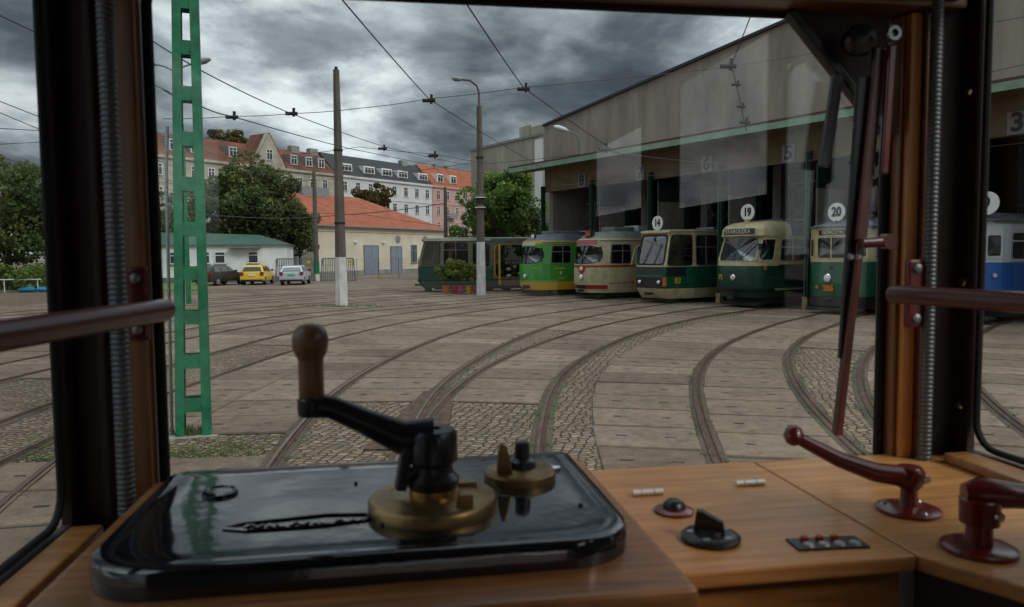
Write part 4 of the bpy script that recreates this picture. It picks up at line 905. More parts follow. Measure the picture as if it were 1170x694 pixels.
q = MB(); q.tube([(-.3, .62, 2.9), (-.3, .62, 3.12)], .03, 8); q.build('board_socket', m_dark, tbz)

m_seam = mat('panel_seam', (.02, .02, .018), .8)
for T_, B_, zs_, ws_ in ((t2, B2, (.34, 1.55), (1.38, 2.9, 4.5)), (t3, B3, (.34, 1.45), (1.38, 2.9, 4.5)), (t14, B4, (.66, 1.5), (.9, 2.22, 3.95)), (t19, B5, (.75, 1.55), (1.8, 3.6)), (t28, B6, (.64, 1.74), (.68, 1.3, 3.0)), (tbz, B7, (.64, 1.74), (.68, 1.3, 3.0))):
    for a in ws_:
        for sg in (1, -1): surf_patch(B_, sg * a, sg * a + .018, zs_[0], zs_[1], m_seam, T_, 'panel_seam', .003, th=.004)
for T_, B_, z_ in ((t2, B2, 2.66), (t3, B3, 2.68), (t14, B4, 2.97), (t28, B6, 2.86), (tbz, B7, 2.86)):
    surf_patch(B_, .9, 9, z_, z_ + .035, m_rgg, T_, 'rain_strip', .03, th=.03)
for T_, B_, a_ in ((t2, B2, .98), (t3, B3, .98), (t19, B5, .95), (t28, B6, .66), (tbz, B7, .66)):
    q = MB(); p_ = [B_.P(a_, 1.75, .0), B_.P(a_, 1.8, .22), B_.P(a_, 2.2, .24)]; q.tube(p_, .014, 6); q.box(p_[2].x - .03, p_[2].x + .03, p_[2].y - .07, p_[2].y + .07, 2.18, 2.42); q.build('mirror', m_dark, T_)
# T1: derelict green tram with open side used as a stall
pa = G(478, 333); t1 = thing('tram', 'stripped green tram with an open goods-filled side behind the flower pots', 'tram', (-5.35, 42.6, 0), R_(187))
plan = [(0, 0), (0, .75), (-.06, .84), (-1.35, 1.2)]
B1 = Body(plan, rows := [(.25, .10, -.2), (.7, 0, 0), (1.55, 0, 0), (2.85, .05, -.3), (2.92, .03, -.2), (3.02, .04, -.2), (3.06, .25, -.4), (3.09, .8, -.9)], 9.0, nw=1.5)
m_trim = mat('weathered_cream', (.15, .135, .09), .7, noise=(4, .4))
wins = [dict(a=(-.78, .78), z=(1.55, 2.86), k='rect', fr=.05, fm=m_trim, bars=(0,)), dict(a=(.88, 2.1), z=(1.5, 2.86), k='rect', fr=.04, fm=m_trim, bars=(.2,)), dict(a=(-.88, -2.1), z=(1.5, 2.86), k='rect', fr=.04, fm=m_trim)]
wins += [dict(a=(sg * 2.2, sg * 3.7), z=(1.5, 2.86), k='rect', fr=.05, fm=m_trim, bars=(.0,), hb=(.3,)) for sg in (1, -1)]
wins += [dict(a=(sg * 3.85, sg * 4.9), z=(1.35, 2.80), k='rect', fr=.05, fm=m_trim) for sg in (1, -1)]
wins += [dict(a=(5.05, 9.6), z=(.74, 2.70), k='rect', fr=.05, fm=m_yel, gm=glass_mat('open_bay', (.97, .97, .97), 1.0, boost=.1)), dict(a=(-5.1, -9.6), z=(1.5, 2.70), k='rect', fr=.05, fm=m_trim)]
B1.make(t1, [m_tgl, m_trim, m_rgg], [(0, 0), (1.49, 1), (2.84, 2), (3.04, 2)], wins, glass_mat('stall_glass', (.30, .32, .31), .8, boost=.6), m_trim)
for a in (-.5, -.1 + .25, .5): surf_patch(B1, a - .13, a + .13, .95, 1.2, m_pale, t1, 'lamp_unit', .03)
surf_patch(B1, -.9, 4.9, 2.9, 2.97, m_pale, t1, 'rain_strip', .03, th=.03); surf_patch(B1, -.8, .8, .3, .7, m_dark, t1, 'bumper', .05); undergear(t1, 9.0, 1.2); surf_patch(B1, 5.3, 7.2, .36, .72, m_trim, t1, 'step_panel', .03)
q = MB(); q.box(-9, -1.2, -1.1, 1.1, .8, .85); q.box(-8.8, -4.6, -1.0, -.6, 1.2, 1.25); q.box(-8.8, -4.6, -1.0, -.6, 1.7, 1.75); q.build('shelves', m_tint, t1)
q = MB(); rng = np.random.default_rng(5)
for _ in range(40):
    x = rng.uniform(-8.7, -4.7); y = rng.uniform(.1, .95); z = rng.uniform(.85, 1.9); r = rng.uniform(.08, .22); q.lathe([(r * .5, -r * .6), (r, 0), (r * .5, r * .6)], (x, y, z), n=10, m=int(rng.integers(3)))
q.build('stored_goods', [mat('wicker', (.25, .15, .06), .8), m_tint, m_pale], t1, smooth=True)
for x in (-4.55, -5.9, -7.6): q = MB(); q.box(x - .05, x + .05, 1.14, 1.22, .4, 2.7); q.build('yellow_pole', m_yel, t1)

# ================================================================== STREET THINGS
# green lattice mast
gm = thing('lattice_mast', 'bright green riveted steel mast with ladder-like openings', 'mast', (-3.79, 8.72, 0), R_(19)); gm.rotation_euler[1] = R_(.9)
hgt = 7.0
for sx in (-1, 1):
    q = MB()
    for sy in (-1, 1):
        a = (sx * .142, sy * .13); c = (sx * .070, sy * .08)
        q.bar((a[0], a[1], 0), (c[0], c[1], hgt), .092, .02, up=(0, 1, 0)); q.bar((a[0] + sx * .040, a[1] - sy * .045, 0), (c[0] + sx * .040, c[1] - sy * .045, hgt), .02, .08, up=(0, 1, 0))
    q.build('channel_post', m_green, gm)
z = .37
while z < hgt:
    f = z / hgt; wx = .142 - .072 * f; wy = .118 - .05 * f; q = MB()
    for sy in (-1, 1): q.box(-wx, wx, sy * wy - .012, sy * wy + .012, z - .08, z + .08)
    q.build('batten_plate', m_green, gm); z += .515
q = MB(); q.box(-.27, .27, -.22, .22, -.02, .012); q.build('foot_plate', m_conc, gm)
q = MB(); q.tube([(-.24, 0, 0.0), (-.24, 0, 3.1), (-.22, 0, 3.6)], .018, 8); q.build('cable_pipe', m_steel, gm, smooth=True)
p = D(210, 330, 40); q2 = thing('lattice_mast', 'slim green mast far behind the big green one', 'mast', (-14.6, 33.5, 0), 0)
q = MB(); q.tube([(0, 0, 0), (0, 0, 8)], [.14, .10], 8); q.build('channel_post', m_green, q2)
# concrete poles
m_pole = mat('weathered_pole', (.12, .10, .083), .95, noise=(4, .4), bump=(30, .5), stretch=(1, 1, .25)); m_polew = mat('whitewashed_base', (.58, .58, .56), .9, noise=(5, .25), stretch=(1, 1, .4))
def pole(name, label, px, py, ptop, r0, r1, band, oct=8, cat='pole'):
    b_ = G(px, py); r = ray(*ptop); z = EYE + r[2] / r[1] * b_[1]; t = thing(name, label, cat, (b_[0], b_[1], 0))
    q = MB(); rb = r0 + (r1 - r0) * band / z; q.tube([(0, 0, band), (0, 0, z)], [rb, r1], oct); q.build('shaft', m_pole, t)
    q = MB(); q.tube([(0, 0, -.1), (0, 0, band)], [r0 + .004, rb + .004], oct); q.build('whitewashed_base', m_polew, t)
    return t, z, b_
t, z, _ = pole('concrete_pole', 'tapering bare concrete pole with whitewashed foot, left of centre', 390.5, 350, (386.5, 80), .26, .13, 2.05)
for zz_ in (z - 3.3, z - 6.3): q = MB(); q.tube([(0, 0, zz_), (0, 0, zz_ + .07)], .235 if zz_ < 5 else .2, 12); q.build('clamp_band', m_dark, t)
q = MB(); q.tube([(0, 0, z), (0, 0, z + .12)], .07, 8); q.build('cap', m_dark, t)
lt, z, lb = pole('lamp_post', 'round concrete lamp post with curved arm beside the flower pots', 550, 338, (547.5, 122), .24, .13, 2.75, 16, 'street lamp')
q = MB(); q.tube([(0, 0, z - .3), (0, 0, z + .7), (-.12, 0, z + 1.05), (-.45, 0, z + 1.3), (-.9, 0, z + 1.36)], .055, 8); q.build('arm', m_pole, lt, smooth=True)
q = MB(); lamp_head(q, (-.85, 0, z + 1.36), (-1, 0, .12), .5); q.build('lamp_head', m_grey, lt, smooth=True)
q = MB(); q.tube([(0, 0, z - 2.6), (0, 0, z - 2.5)], .2, 12); q.tube([(0, 0, z - 4.9), (0, 0, z - 4.6)], .23, 12); q.build('clamp_band', m_dark, lt)
for i in range(2): q = MB(); q.box(-.26, .26, -.26, .26, z - 5.1 + i * .5, z - 5.06 + i * .5); q.build('warning_ring', m_white, lt)
t, z, _ = pole('concrete_pole', 'thin far pole beside the dark tree and silver car', 362, 321, (361, 196), .24, .16, 1.6)
q = MB(); q.tube([(0, 0, .6), (0, 0, 1.6)], .26, 8); q.build('green_band', m_green, t)
t, z, _ = pole('concrete_pole', 'thin grey pole in front of the pink house', 510, 318, (509.5, 214), .22, .13, .3)
# gooseneck lamps at the green mast
pp = D(243, 73, 32); t = thing('street_lamp', 'grey double-headed street lamp mostly hidden behind the green mast', 'street lamp', (D(209, 330, 32)[0], 32, 0))
xx0 = D(209, 330, 32)[0]; hz_ = pp[2]; q = MB(); q.tube([(0, 0, 0), (0, 0, hz_ - .3)], [.12, .07], 10); q.tube([(0, 0, hz_ - .3), (.4, 0, hz_ - .1), (.75, 0, hz_)], .045, 8); q.tube([(0, 0, hz_ - .3), (-.4, 0, hz_ - .1), (-.75, 0, hz_)], .045, 8); q.build('pole', m_grey, t, smooth=True)
for sx in (-1, 1): q = MB(); lamp_head(q, (sx * .7, 0, hz_ - .02), (sx, 0, .25), .85); q.build('lamp_head', m_grey, t, smooth=True)

# fence gates, fence
m_gate = mat('galvanised', (.17, .18, .19), .5, .3)
def gate(label, px0, px1, Y, h, yy=1):
    a = D(px0, 320, Y); b_ = D(px1, 320, Y); L = b_[0] - a[0]; t = thing('gate_panel', label, 'gate', (a[0], Y, 0), 0, 'grey gate panels by the hall')
    q = MB()
    for x in (0, L): q.bar((x + (.25 if x == 0 else -.25), 0, h), (x, 0, .05), .07, .07)
    q.box(.2, L - .2, -.04, .04, h - .08, h); q.box(0, L, -.04, .04, .1, .18); q.build('frame', m_gate, t)
    q = MB(); n = int(L / .14)
    for i in range(1, n): x = L * i / n; q.box(x - .03, x + .03, -.012, .012, .18, h - .08)
    for k_ in (.35, .7): q.box(.1, L - .1, -.015, .015, h * k_, h * k_ + .03)
    q.build('bars', m_gate, t)
    q = MB(); q.box(L * .82, L * .82 + .3, -.06, -.045, h - .42, h - .2); q.build('yellow_label', m_yel, t)
gate('grey gate panel behind the silver car', 314, 360, 60.5, 1.95); gate('grey gate panel just left of the whitewashed pole', 366, 407, 59.5, 1.95)
a = D(408, 315, 66); ft = thing('wire_fence', 'thin wire mesh fence in front of the cream hall', 'fence', (a[0], a[1], 0), R_(38))
for i in range(7): q = MB(); q.tube([(i * 2.1, 0, 0), (i * 2.1, 0, 1.9)], .03, 6); q.build('post', m_gate, ft)
q = MB()
for i in range(110): q.box(i * .115, i * .115 + .006, -.003, .003, .1, 1.85)
for i in range(8): q.box(0, 12.6, -.003, .003, .1 + i * .25, .106 + i * .25)
q.build('mesh', m_gate, ft)
rt = thing('railing', 'low white pipe railing in front of the bushes', 'railing', (-36, 46.6, 0), 0)
q = MB(); q.tube([(0, 0, .8), (6.5, 0, .8)], .035, 8); q.build('rail', m_white, rt)
for i in range(4): q = MB(); q.tube([(i * 2.1, 0, 0), (i * 2.1, 0, .8)], .03, 6); q.build('post', m_white, rt)
kb = MB(); kb.box(-60, -24, 46.9, 47.05, 0, .12); tag(kb.build('kerb', m_conc), 'pale kerb along the left grass', kind='structure')
kb = MB(); kb.prism([(-60, 47.05), (-20, 47.05), (-24, 62), (-60, 62)], -.002, .05); tag(kb.build('grass_verge', M_grass), 'grass strip under the left trees', kind='structure')
for i, (x0, x1) in enumerate(((-30.9, -29.9), (-29.75, -28.7))):
    t = thing('tarpaulin_roll', ('blue roll of tarpaulin lying on the kerb, the shorter left one', 'blue roll of tarpaulin lying on the kerb, nearer the pillar')[i], 'tarpaulin', ((x0 + x1) / 2, 46.6, 0), 0, 'blue rolls on the kerb')
    q = MB(); h_ = (x1 - x0) / 2; q.tube([(-h_, 0, .16), (-h_ * .5, .02, .18), (0, 0, .15), (h_ * .5, -.02, .19), (h_, 0, .15)], [.10, .15, .13, .16, .1], 10); q.build('roll', mat('tarp_blue%d' % i, (.02, .25, .48), .5), t, smooth=True)

# cars
def car(label, x, y, rz, paint, L=4.1, W=1.72, H=1.48, wagon=True, plate=m_white):
    t = thing('parked_car', label, 'car', (x, y, 0), rz, 'cars parked by the white cabin')   # +x = forward, rear at x=0
    P = [(0, .32), (.02, .62), (.06, .95), (.12, 1.0), (L * .72, .98), (L * .93, .78), (L, .6), (L, .3)]
    def ring(mb, prof, wf, m=0):
        n = len(prof); vs = [(px_, s_ * wf(px_, pz) / 2, pz) for s_ in (-1, 1) for px_, pz in prof]
        mb.add(vs, [(i, (i + 1) % n, n + (i + 1) % n, n + i) for i in range(n)] + [tuple(range(n)), tuple(range(n, 2 * n))[::-1]], m)
    b = MB(); ring(b, P, lambda a, c: W * (1 - .06 * max(0, (a - L * .8) / (L * .2))) * (1 if c < .9 else .96)); b.build('body', paint, t, smooth=True, bevel=.05)
    C = [(.10, .985), (.32 if wagon else .5, H - .06), (.5 if wagon else .8, H), (L * .48, H), (L * .70, .975)]
    b = MB(); ring(b, C, lambda a, c: W * (.94 if c < 1.1 else .74)); b.build('cabin', paint, t, smooth=True, bevel=.04)
    g_ = MB(); y1, y2 = W * .40, W * .335
    g_.add([(.125, -y1, 1.03), (.125, y1, 1.03), (.31 if wagon else .46, y2, H - .14), (.31 if wagon else .46, -y2, H - .14)], [(0, 1, 2, 3)])
    rw = g_.build('rear_window', m_glass_far, t, recalc=False); rw.location = (-.025, 0, .01)
    for s_ in (-1, 1):
        g_ = MB()
        for a0, a1 in ((.42, L * .27), (L * .285, L * .46), (L * .475, L * .62)):
            tz = H - .12; t0 = min(a0 + .12, a1); t1 = a1 if a1 < L * .5 else a1 - .28
            g_.add([(a0, s_ * (W * .472 + .012), 1.03), (a1, s_ * (W * .472 + .012), 1.03), (t1, s_ * (W * .385 + .02), tz), (t0, s_ * (W * .385 + .02), tz)], [(0, 1, 2, 3)])
        g_.build('side_window', m_glass_far, t, recalc=False)
        l = MB(); l.box(-.03, .1, s_ * (W / 2 - .13) - .12, s_ * (W / 2 - .13) + .12, .72, .98); l.build('tail_light', mat('tail_red', (.25, .01, .01), .25) if 'tail_red' not in bpy.data.materials else bpy.data.materials['tail_red'], t, bevel=.02)
        for wx in (.72, L - .78):
            q = MB(); q.lathe([(.1, -.11), (.31, -.1), (.31, .1), (.1, .11)], (wx, s_ * (W / 2 - .1), .31), 'Y', 24); wq = q.build('wheel', m_rubber, t, smooth=True)
            q = MB(); q.lathe([(.19, -.115), (.19, .115)], (wx, s_ * (W / 2 - .1), .31), 'Y', 16); q.build('rim', m_alu, wq)
        q = MB(); q.box(L * .62, L * .62 + .12, s_ * (W / 2 + .08) - .1, s_ * (W / 2 + .08) + .1, 1.0, 1.13); q.build('mirror', m_black, t, bevel=.02)
    q = MB(); q.box(-.03, -.012, -.26, .26, .70, .81); q.build('number_plate', plate, t)
    q = MB(); q.box(-.05, .1, -W / 2 + .05, W / 2 - .05, .28, .42); q.build('bumper_trim', m_rubber, t, bevel=.02)
    return t
m_cy = mat('car_yellow', (.70, .46, .01), .25, coat=.6); m_cs = mat('car_silver', (.42, .47, .52), .3, .2, coat=.6); m_ck = mat('car_black', (.02, .022, .022), .3, coat=.6)
p = G(289, 326); car('bright yellow estate car parked in the middle of three', p[0], p[1] - .2, R_(96), m_cy)
p = G(334, 326); car('silver hatchback with a green plate in front of the gate', p[0], p[1] - .2, R_(97), m_cs, H=1.45, wagon=False, plate=mat('green_plate', (.1, .4, .15), .5))
p = G(235, 327); car('black hatchback half hidden by the green mast', p[0] - .2, p[1] - .2, R_(72), m_ck)

# flower pots
m_pots = [('orange', (.45, .10, .02)), ('red', (.30, .015, .02)), ('magenta', (.35, .02, .10)), ('yellow', (.50, .33, .02)), ('dark pink', (.25, .015, .06))]
for i, (px, (cn_, cc), r, hgt_, wd_) in enumerate(zip((509.5, 519, 526, 535.5, 543), m_pots, (.21, .18, .17, .22, .16), (1.3, 1.9, 2.0, 1.5, 1.2), (1.0, .8, .8, .85, .6))):
    b_ = G(px, 336.5); b_ = b_ + np.array([0, .2 * (i % 2), 0]); lab = {'orange': 'leafy shrub in an orange pot, leftmost of the pots', 'red': 'tall leafy shrub in a red pot', 'magenta': 'tall yellow-green shrub in a magenta pot', 'yellow': 'leafy shrub in a yellow pot beside the lamp post', 'dark pink': 'small shrub in a dark pink pot against the lamp post'}[cn_]
    t = thing('potted_plant', lab, 'potted plant', (b_[0], b_[1], 0), 0, 'potted plants by the lamp post')
    q = MB(); q.lathe([(r * .72, 0), (r, .42), (r * 1.06, .42), (r * 1.06, .46), (r * .9, .46), (r * .86, .4)], n=20); q.build('pot', mat('pot_' + cn_.replace(' ', '_'), cc, .45), t, smooth=True)
    rng = np.random.default_rng(60 + i); q = MB(); crown_mesh(q, (0, 0, .45 + hgt_ * .42), (wd_ * .72, wd_ * .55, hgt_ * .46), 2200, .06, rng, 12); q.build('foliage', leaf_mat('pot_leaf%d' % i, (.07, .10, .02), (.17, .21, .035), (.32, .33, .06)), t, recalc=False)
    q = MB(); [q.tube([(0, 0, .4), (math.cos(k_) * wd_ * .3, math.sin(k_) * wd_ * .3, .45 + hgt_ * .5)], [.015, .006], 5) for k_ in (0, 2, 4)]; q.build('stem', M_bark, t)

for i in range(6):  # unseen trees added to darken what the windscreen reflects
    tree('dark green tree %s, added out of sight to darken the windscreen reflection' % ('nearest the depot', 'second from the depot', 'third from the depot', 'fourth from the depot', 'fifth from the depot', 'sixth from the depot')[i], 27 + i * .8, 13 - i * 7.5, 10, 5.6, (4.4, 4.4, 5.2), 2600, .42, M_leafd, 80 + i, .2, 'unseen trees added right of the yard to darken reflections')
# ---- overhead wires: sagging cables between fixed points
m_wire = mat('wire', (.03, .03, .032), .6)
def wire(label, pts, r=.012, sag=0.0, name='overhead_wire', extra=()):
    q = MB(); P = []
    for a, b_ in zip(pts[:-1], pts[1:]):
        a, b_ = Vector(a), Vector(b_); n = 8
        for i in range(n + (1 if b_ == Vector(pts[-1]) else 0)):
            f = i / n; p_ = a.lerp(b_, f); p_.z -= sag * 4 * f * (1 - f); P.append(p_)
    q.tube(P, r, 5); o = bpy.data.objects.new(name, None); COL.objects.link(o); tag(o, label, 'wire', 'overhead wires over the yard'); q.build('cable', m_wire, o)
    for k_, (p_, s_) in enumerate(extra):
        h = MB(); p_ = Vector(p_); h.tube([p_ + Vector((-.28 * s_, 0, 0)), p_ + Vector((.28 * s_, 0, 0))], .085 * s_, 8); h.bar(p_ + Vector((.1 * s_, 0, -.14 * s_)), p_ + Vector((.12 * s_, 0, .26 * s_)), .11 * s_, .11 * s_); h.build('hanger', m_dark, o)
    return o
def pd(x, y, Y): return tuple(D(x, y, Y))
wire('trolley wire from top centre-left down to the lamp post', [pd(360, -45, 8.5), pd(391, 0, 10), pd(490, 113, 18), pd(575, 166, 30), pd(660, 215, 42)], .011, .02)
wire('trolley wire from top centre down to the depot doors', [pd(505, -45, 8.5), pd(530, 0, 10), pd(598, 100, 17), pd(680, 158, 24), pd(735, 193, 31)], .011, .02)
wire('contact wire crossing from the green mast down past the bare pole', [pd(120, 10, 11), pd(232, 82, 13), pd(333, 130, 18), pd(440, 168, 27), pd(540, 190, 38)], .011, .03)
wire('thick feeder wire low across the left sky', [pd(187, 103, 13), pd(228, 121, 15), pd(265, 133, 17.5), pd(400, 170, 30), pd(540, 197, 45)], .014, .03)
wire('span wire stretched between mast and depot wall', [pd(187, 136, 15), pd(265, 133, 17), pd(333, 130, 18), pd(410, 124, 18.2), pd(490, 113, 18.3), pd(598, 100, 18.5), pd(820, 78, 21), pd(935, 60, 24)], .009, .02,
     extra=((pd(490, 115, 18.2), .55), (pd(598, 102, 18.3), .55), (pd(333, 130, 18), .5), (pd(265, 134, 17.5), .5)))
wire('second span wire behind the lamp post', [pd(345, 176, 34), pd(410, 168, 34), pd(495, 176, 34), pd(560, 187, 35), pd(700, 172, 32)], .012, .03, extra=((pd(495, 178, 34), .8), (pd(437, 170, 34), .7)))
wire('wire sloping from the top right to the depot canopy', [pd(866, -10, 14), pd(858, 18, 15), pd(836, 74, 19), pd(846, 118, 20), pd(853, 150, 21)], .012, 0, extra=((pd(832, 76, 19), .7), (pd(841, 97, 19.5), .4), (pd(847, 122, 20), .4), (pd(851, 140, 20.5), .5)))
wire('wire running from the canopy to the door of bay five', [pd(690, 172, 24), pd(770, 183, 25), pd(840, 188, 26)], .014, .02, extra=((pd(690, 171, 24), .7),))
wire('pale wire along the depot doorways', [pd(640, 212, 32), pd(740, 201, 30), pd(900, 186, 25), pd(1010, 170, 22)], .011, .05)
wire('low service wire across the tree and hall', [pd(187, 215, 62), pd(300, 238, 62), pd(420, 246, 64), pd(545, 262, 66)], .02, .1)
wire('lowest service wire across the tree and bare pole', [pd(187, 238, 60), pd(290, 249, 60), pd(386, 246, 62), pd(510, 232, 66)], .035, .15)
wire('fine wire across the tenement fronts', [pd(230, 205, 70), pd(362, 206, 70), pd(440, 198, 72), pd(540, 186, 60)], .02, .1)
for i, (y0, y1, Y) in enumerate(((18, 36, 12), (116, 131, 16), (129, 145, 17), (147, 149, 18), (165, 163, 20), (180, 190, 22))):
    wire(('uppermost', 'second highest', 'third highest', 'fourth highest', 'fifth highest', 'lowest')[i] + ' wire in the left side window', [pd(-60, y0 - (y1 - y0) * 1.5, Y * .9), pd(0, y0, Y), pd(38, y1, Y * 1.1), pd(200, y1 + (y1 - y0) * 4, Y * 1.6)], .010)
for i, (a_, b_) in enumerate((((1120, 28), (1175, 19)), ((1120, 85), (1175, 73)))):
    wire(('upper', 'lower')[i] + ' wire in the right side window', [pd(a_[0] - 40, a_[1] + 6, 18), pd(*a_, 18), pd(*b_, 17), pd(1260, b_[1] - 12, 15)], .009)

# ================================================================== THE CAB (local frame: x right, y towards the windscreen, yawed 9 deg)
YAW = R_(9)
def cw(x, y, z=0.0): return (x * math.cos(YAW) - y * math.sin(YAW), x * math.sin(YAW) + y * math.cos(YAW), z)
def wood(name, c1, c2, rough=.35, axis=0, coat=.35, scale=1.0):
    m = bpy.data.materials.new(name); m.use_nodes = True; t = m.node_tree; b = t.nodes['Principled BSDF']
    tc = t.nodes.new('ShaderNodeTexCoord'); mp = t.nodes.new('ShaderNodeMapping'); sc = [22 * scale] * 3; sc[axis] = 1.6 * scale; mp.inputs['Scale'].default_value = sc; t.links.new(tc.outputs['Object'], mp.inputs[0])
    n = t.nodes.new('ShaderNodeTexNoise'); n.inputs['Scale'].default_value = 2.0; n.inputs['Detail'].default_value = 8; n.inputs['Roughness'].default_value = .65; n.inputs['Distortion'].default_value = 1.4; t.links.new(mp.outputs[0], n.inputs[0])
    r = t.nodes.new('ShaderNodeValToRGB'); r.color_ramp.elements[0].position = .3; r.color_ramp.elements[1].position = .7; r.color_ramp.elements[0].color = (*c2, 1); r.color_ramp.elements[1].color = (*c1, 1); t.links.new(n.outputs[0], r.inputs[0])
    n3 = t.nodes.new('ShaderNodeTexNoise'); n3.inputs['Scale'].default_value = 3.5; n3.inputs['Detail'].default_value = 4; t.links.new(tc.outputs['Object'], n3.inputs[0])
    mx_ = t.nodes.new('ShaderNodeMix'); mx_.data_type = 'RGBA'; mx_.blend_type = 'OVERLAY'; mx_.inputs[0].default_value = .45; t.links.new(r.outputs[0], mx_.inputs[6]); t.links.new(n3.outputs[0], mx_.inputs[7]); t.links.new(mx_.outputs[2], b.inputs['Base Color'])
    rr = t.nodes.new('ShaderNodeMapRange'); rr.inputs[3].default_value = rough - .08; rr.inputs[4].default_value = rough + .15; t.links.new(n3.outputs[0], rr.inputs[0]); t.links.new(rr.outputs[0], b.inputs['Roughness'])
    b.inputs['Coat Weight'].default_value = coat; b.inputs['Coat Roughness'].default_value = .18
    bp = t.nodes.new('ShaderNodeBump'); bp.inputs['Strength'].default_value = .08; bp.inputs['Distance'].default_value = .004; t.links.new(n.outputs[0], bp.inputs['Height']); t.links.new(bp.outputs[0], b.inputs['Normal'])
    return m
w_table = wood('table_oak', (.66, .31, .095), (.34, .14, .04), .42, 0, coat=.25)
w_block = wood('block_oak', (.38, .165, .05), (.15, .058, .018), .4, 0, coat=.25)
w_apron = wood('apron_oak', (.48, .21, .05), (.24, .10, .025), .4, 0)
w_post = wood('post_oak', (.30, .125, .04), (.17, .065, .02), .4, 2)
w_dark = wood('dark_mahogany', (.035, .014, .010), (.018, .008, .006), .55, 2, coat=0.0)
w_beam = wood('beam_mahogany', (.20, .078, .032), (.10, .038, .017), .4, 0)
m_maroon = mat('maroon_enamel', (.15, .015, .012), .28, coat=.4, noise=(25, .35), bump=(60, .12, .001)); m_rail_b = mat('maroon_rail', (.105, .022, .015), .36, coat=.2)
m_brass = mat('aged_brass', (.30, .20, .085), .38, .85, noise=(25, .5), bump=(90, .15, .002)); m_iron = mat('black_iron', (.02, .022, .026), .36, .3, noise=(30, .3), bump=(60, .25, .002), coat=.2)
m_plate_b = mat('gloss_black_plate', (.010, .011, .013), .08, noise=(12, .4), bump=(4, .55, .006), spec=.5); m_plate_b.node_tree.nodes['Principled BSDF'].inputs['IOR'].default_value = 1.72; m_knob = wood('turned_wood', (.24, .12, .05), (.13, .06, .025), .42, 2)
m_spring = mat('spring_steel', (.15, .16, .17), .5, .7)

cab = thing('tram_cab', 'dark mahogany driver cab of the old tram we look out from', 'tram cab', (0, 0, 0), YAW)
WY = 1.32; XL, XR = -.51, 1.08
# front wall around the windscreen
b = MB(); b.box(-.394, .948, WY, WY + .05, 1.0, 1.655); b.build('front_panel', w_dark, cab)
b = MB(); b.box(XL, -.473, WY - .03, WY + .05, 1.0, 2.8); b.build('corner_pillar', w_dark, cab)
b = MB(); b.box(1.005, XR + .02, WY - .03, WY + .05, 1.0, 2.8); b.build('corner_pillar', w_dark, cab)
b = MB(); b.box(-.458, -.404, WY - .02, WY + .04, 1.66, 2.545); b.build('window_jamb', w_post, cab, bevel=.006)
b = MB(); b.box(-.472, -.459, WY - .05, WY + .0, 1.66, 2.545); b.build('jamb_trim', w_dark, cab, bevel=.003)
b = MB(); b.box(.955, .963, WY - .02, WY + .04, 1.66, 2.545); b.build('window_jamb', w_post, cab, bevel=.004)
b = MB(); b.box(.964, .989, WY - .035, WY + .04, 1.66, 2.545); b.build('jamb_strip', wood('lit_strip_oak', (.75, .32, .07), (.52, .20, .04), .4, 2), cab, bevel=.004)  # oak coloured brighter to stand for light falling on the strip
b = MB(); b.box(.990, 1.003, WY - .04, WY + .04, 1.66, 2.55); b.build('jamb_trim', w_beam, cab, bevel=.004)
b = MB(); b.box(-.5, 1.06, WY - .06, WY + .05, 2.548, 2.80); b.build('header_beam', w_beam, cab, bevel=.006)
b = MB(); b.box(.2, 1.04, WY - .075, WY - .061, 2.56, 2.585); b.build('header_trim', w_post, cab, bevel=.004)
b = MB(); b.box(.80, .93, WY - .09, WY - .062, 2.618, 2.632); b.build('name_strip', m_brass, cab, bevel=.003)
# windscreen: rubber gasket + glass
def gasket(axis, a0, a1, z0, z1, c, wd=.012, th=.02, cut=None, r=.03):
    q = MB(); pts = []
    def arc(cx, cz, s, e):
        for i in range(6): t = s + (e - s) * i / 5; pts.append((cx + r * math.cos(t), cz + r * math.sin(t)))
    arc(a1 - r, z0 + r, -math.pi / 2, 0)
    if cut: pts.append((a1, z1 - cut[1])); pts.append((a1 - cut[0], z1))
    else: arc(a1 - r, z1 - r, 0, math.pi / 2)
    arc(a0 + r, z1 - r, math.pi / 2, math.pi); arc(a0 + r, z0 + r, math.pi, 1.5 * math.pi); pts.append(pts[0])
    P = [((x, c, z) if axis == 'x' else (c, x, z)) for x, z in pts]; q.tube(P, wd, 8, caps=False); return q, pts
q, pts = gasket('x', -.394, .948, 1.665, 2.546, WY + .012, .009, cut=(.20, .22)); ws = q.build('windscreen', m_rubber, cab, smooth=True)
q = MB(); q.prism([(x, z) for x, z in pts[:-1]], WY + .010, WY + .015, f=lambda X, Z, Y: (X, Y, Z)); q.build('pane', m_glass_cab, ws)
q = MB(); q.prism([(.742, 2.547), (.942, 2.547), (.942, 2.327)], WY + .0, WY + .03, f=lambda X, Z, Y: (X, Y, Z)); q.build('corner_gusset', w_dark, cab)
q = MB(); q.bar((.735, WY - .004, 2.547), (.935, WY - .004, 2.327), .016, .022, up=(0, 1, 0)); q.build('gusset_edge', m_black, cab, bevel=.003)
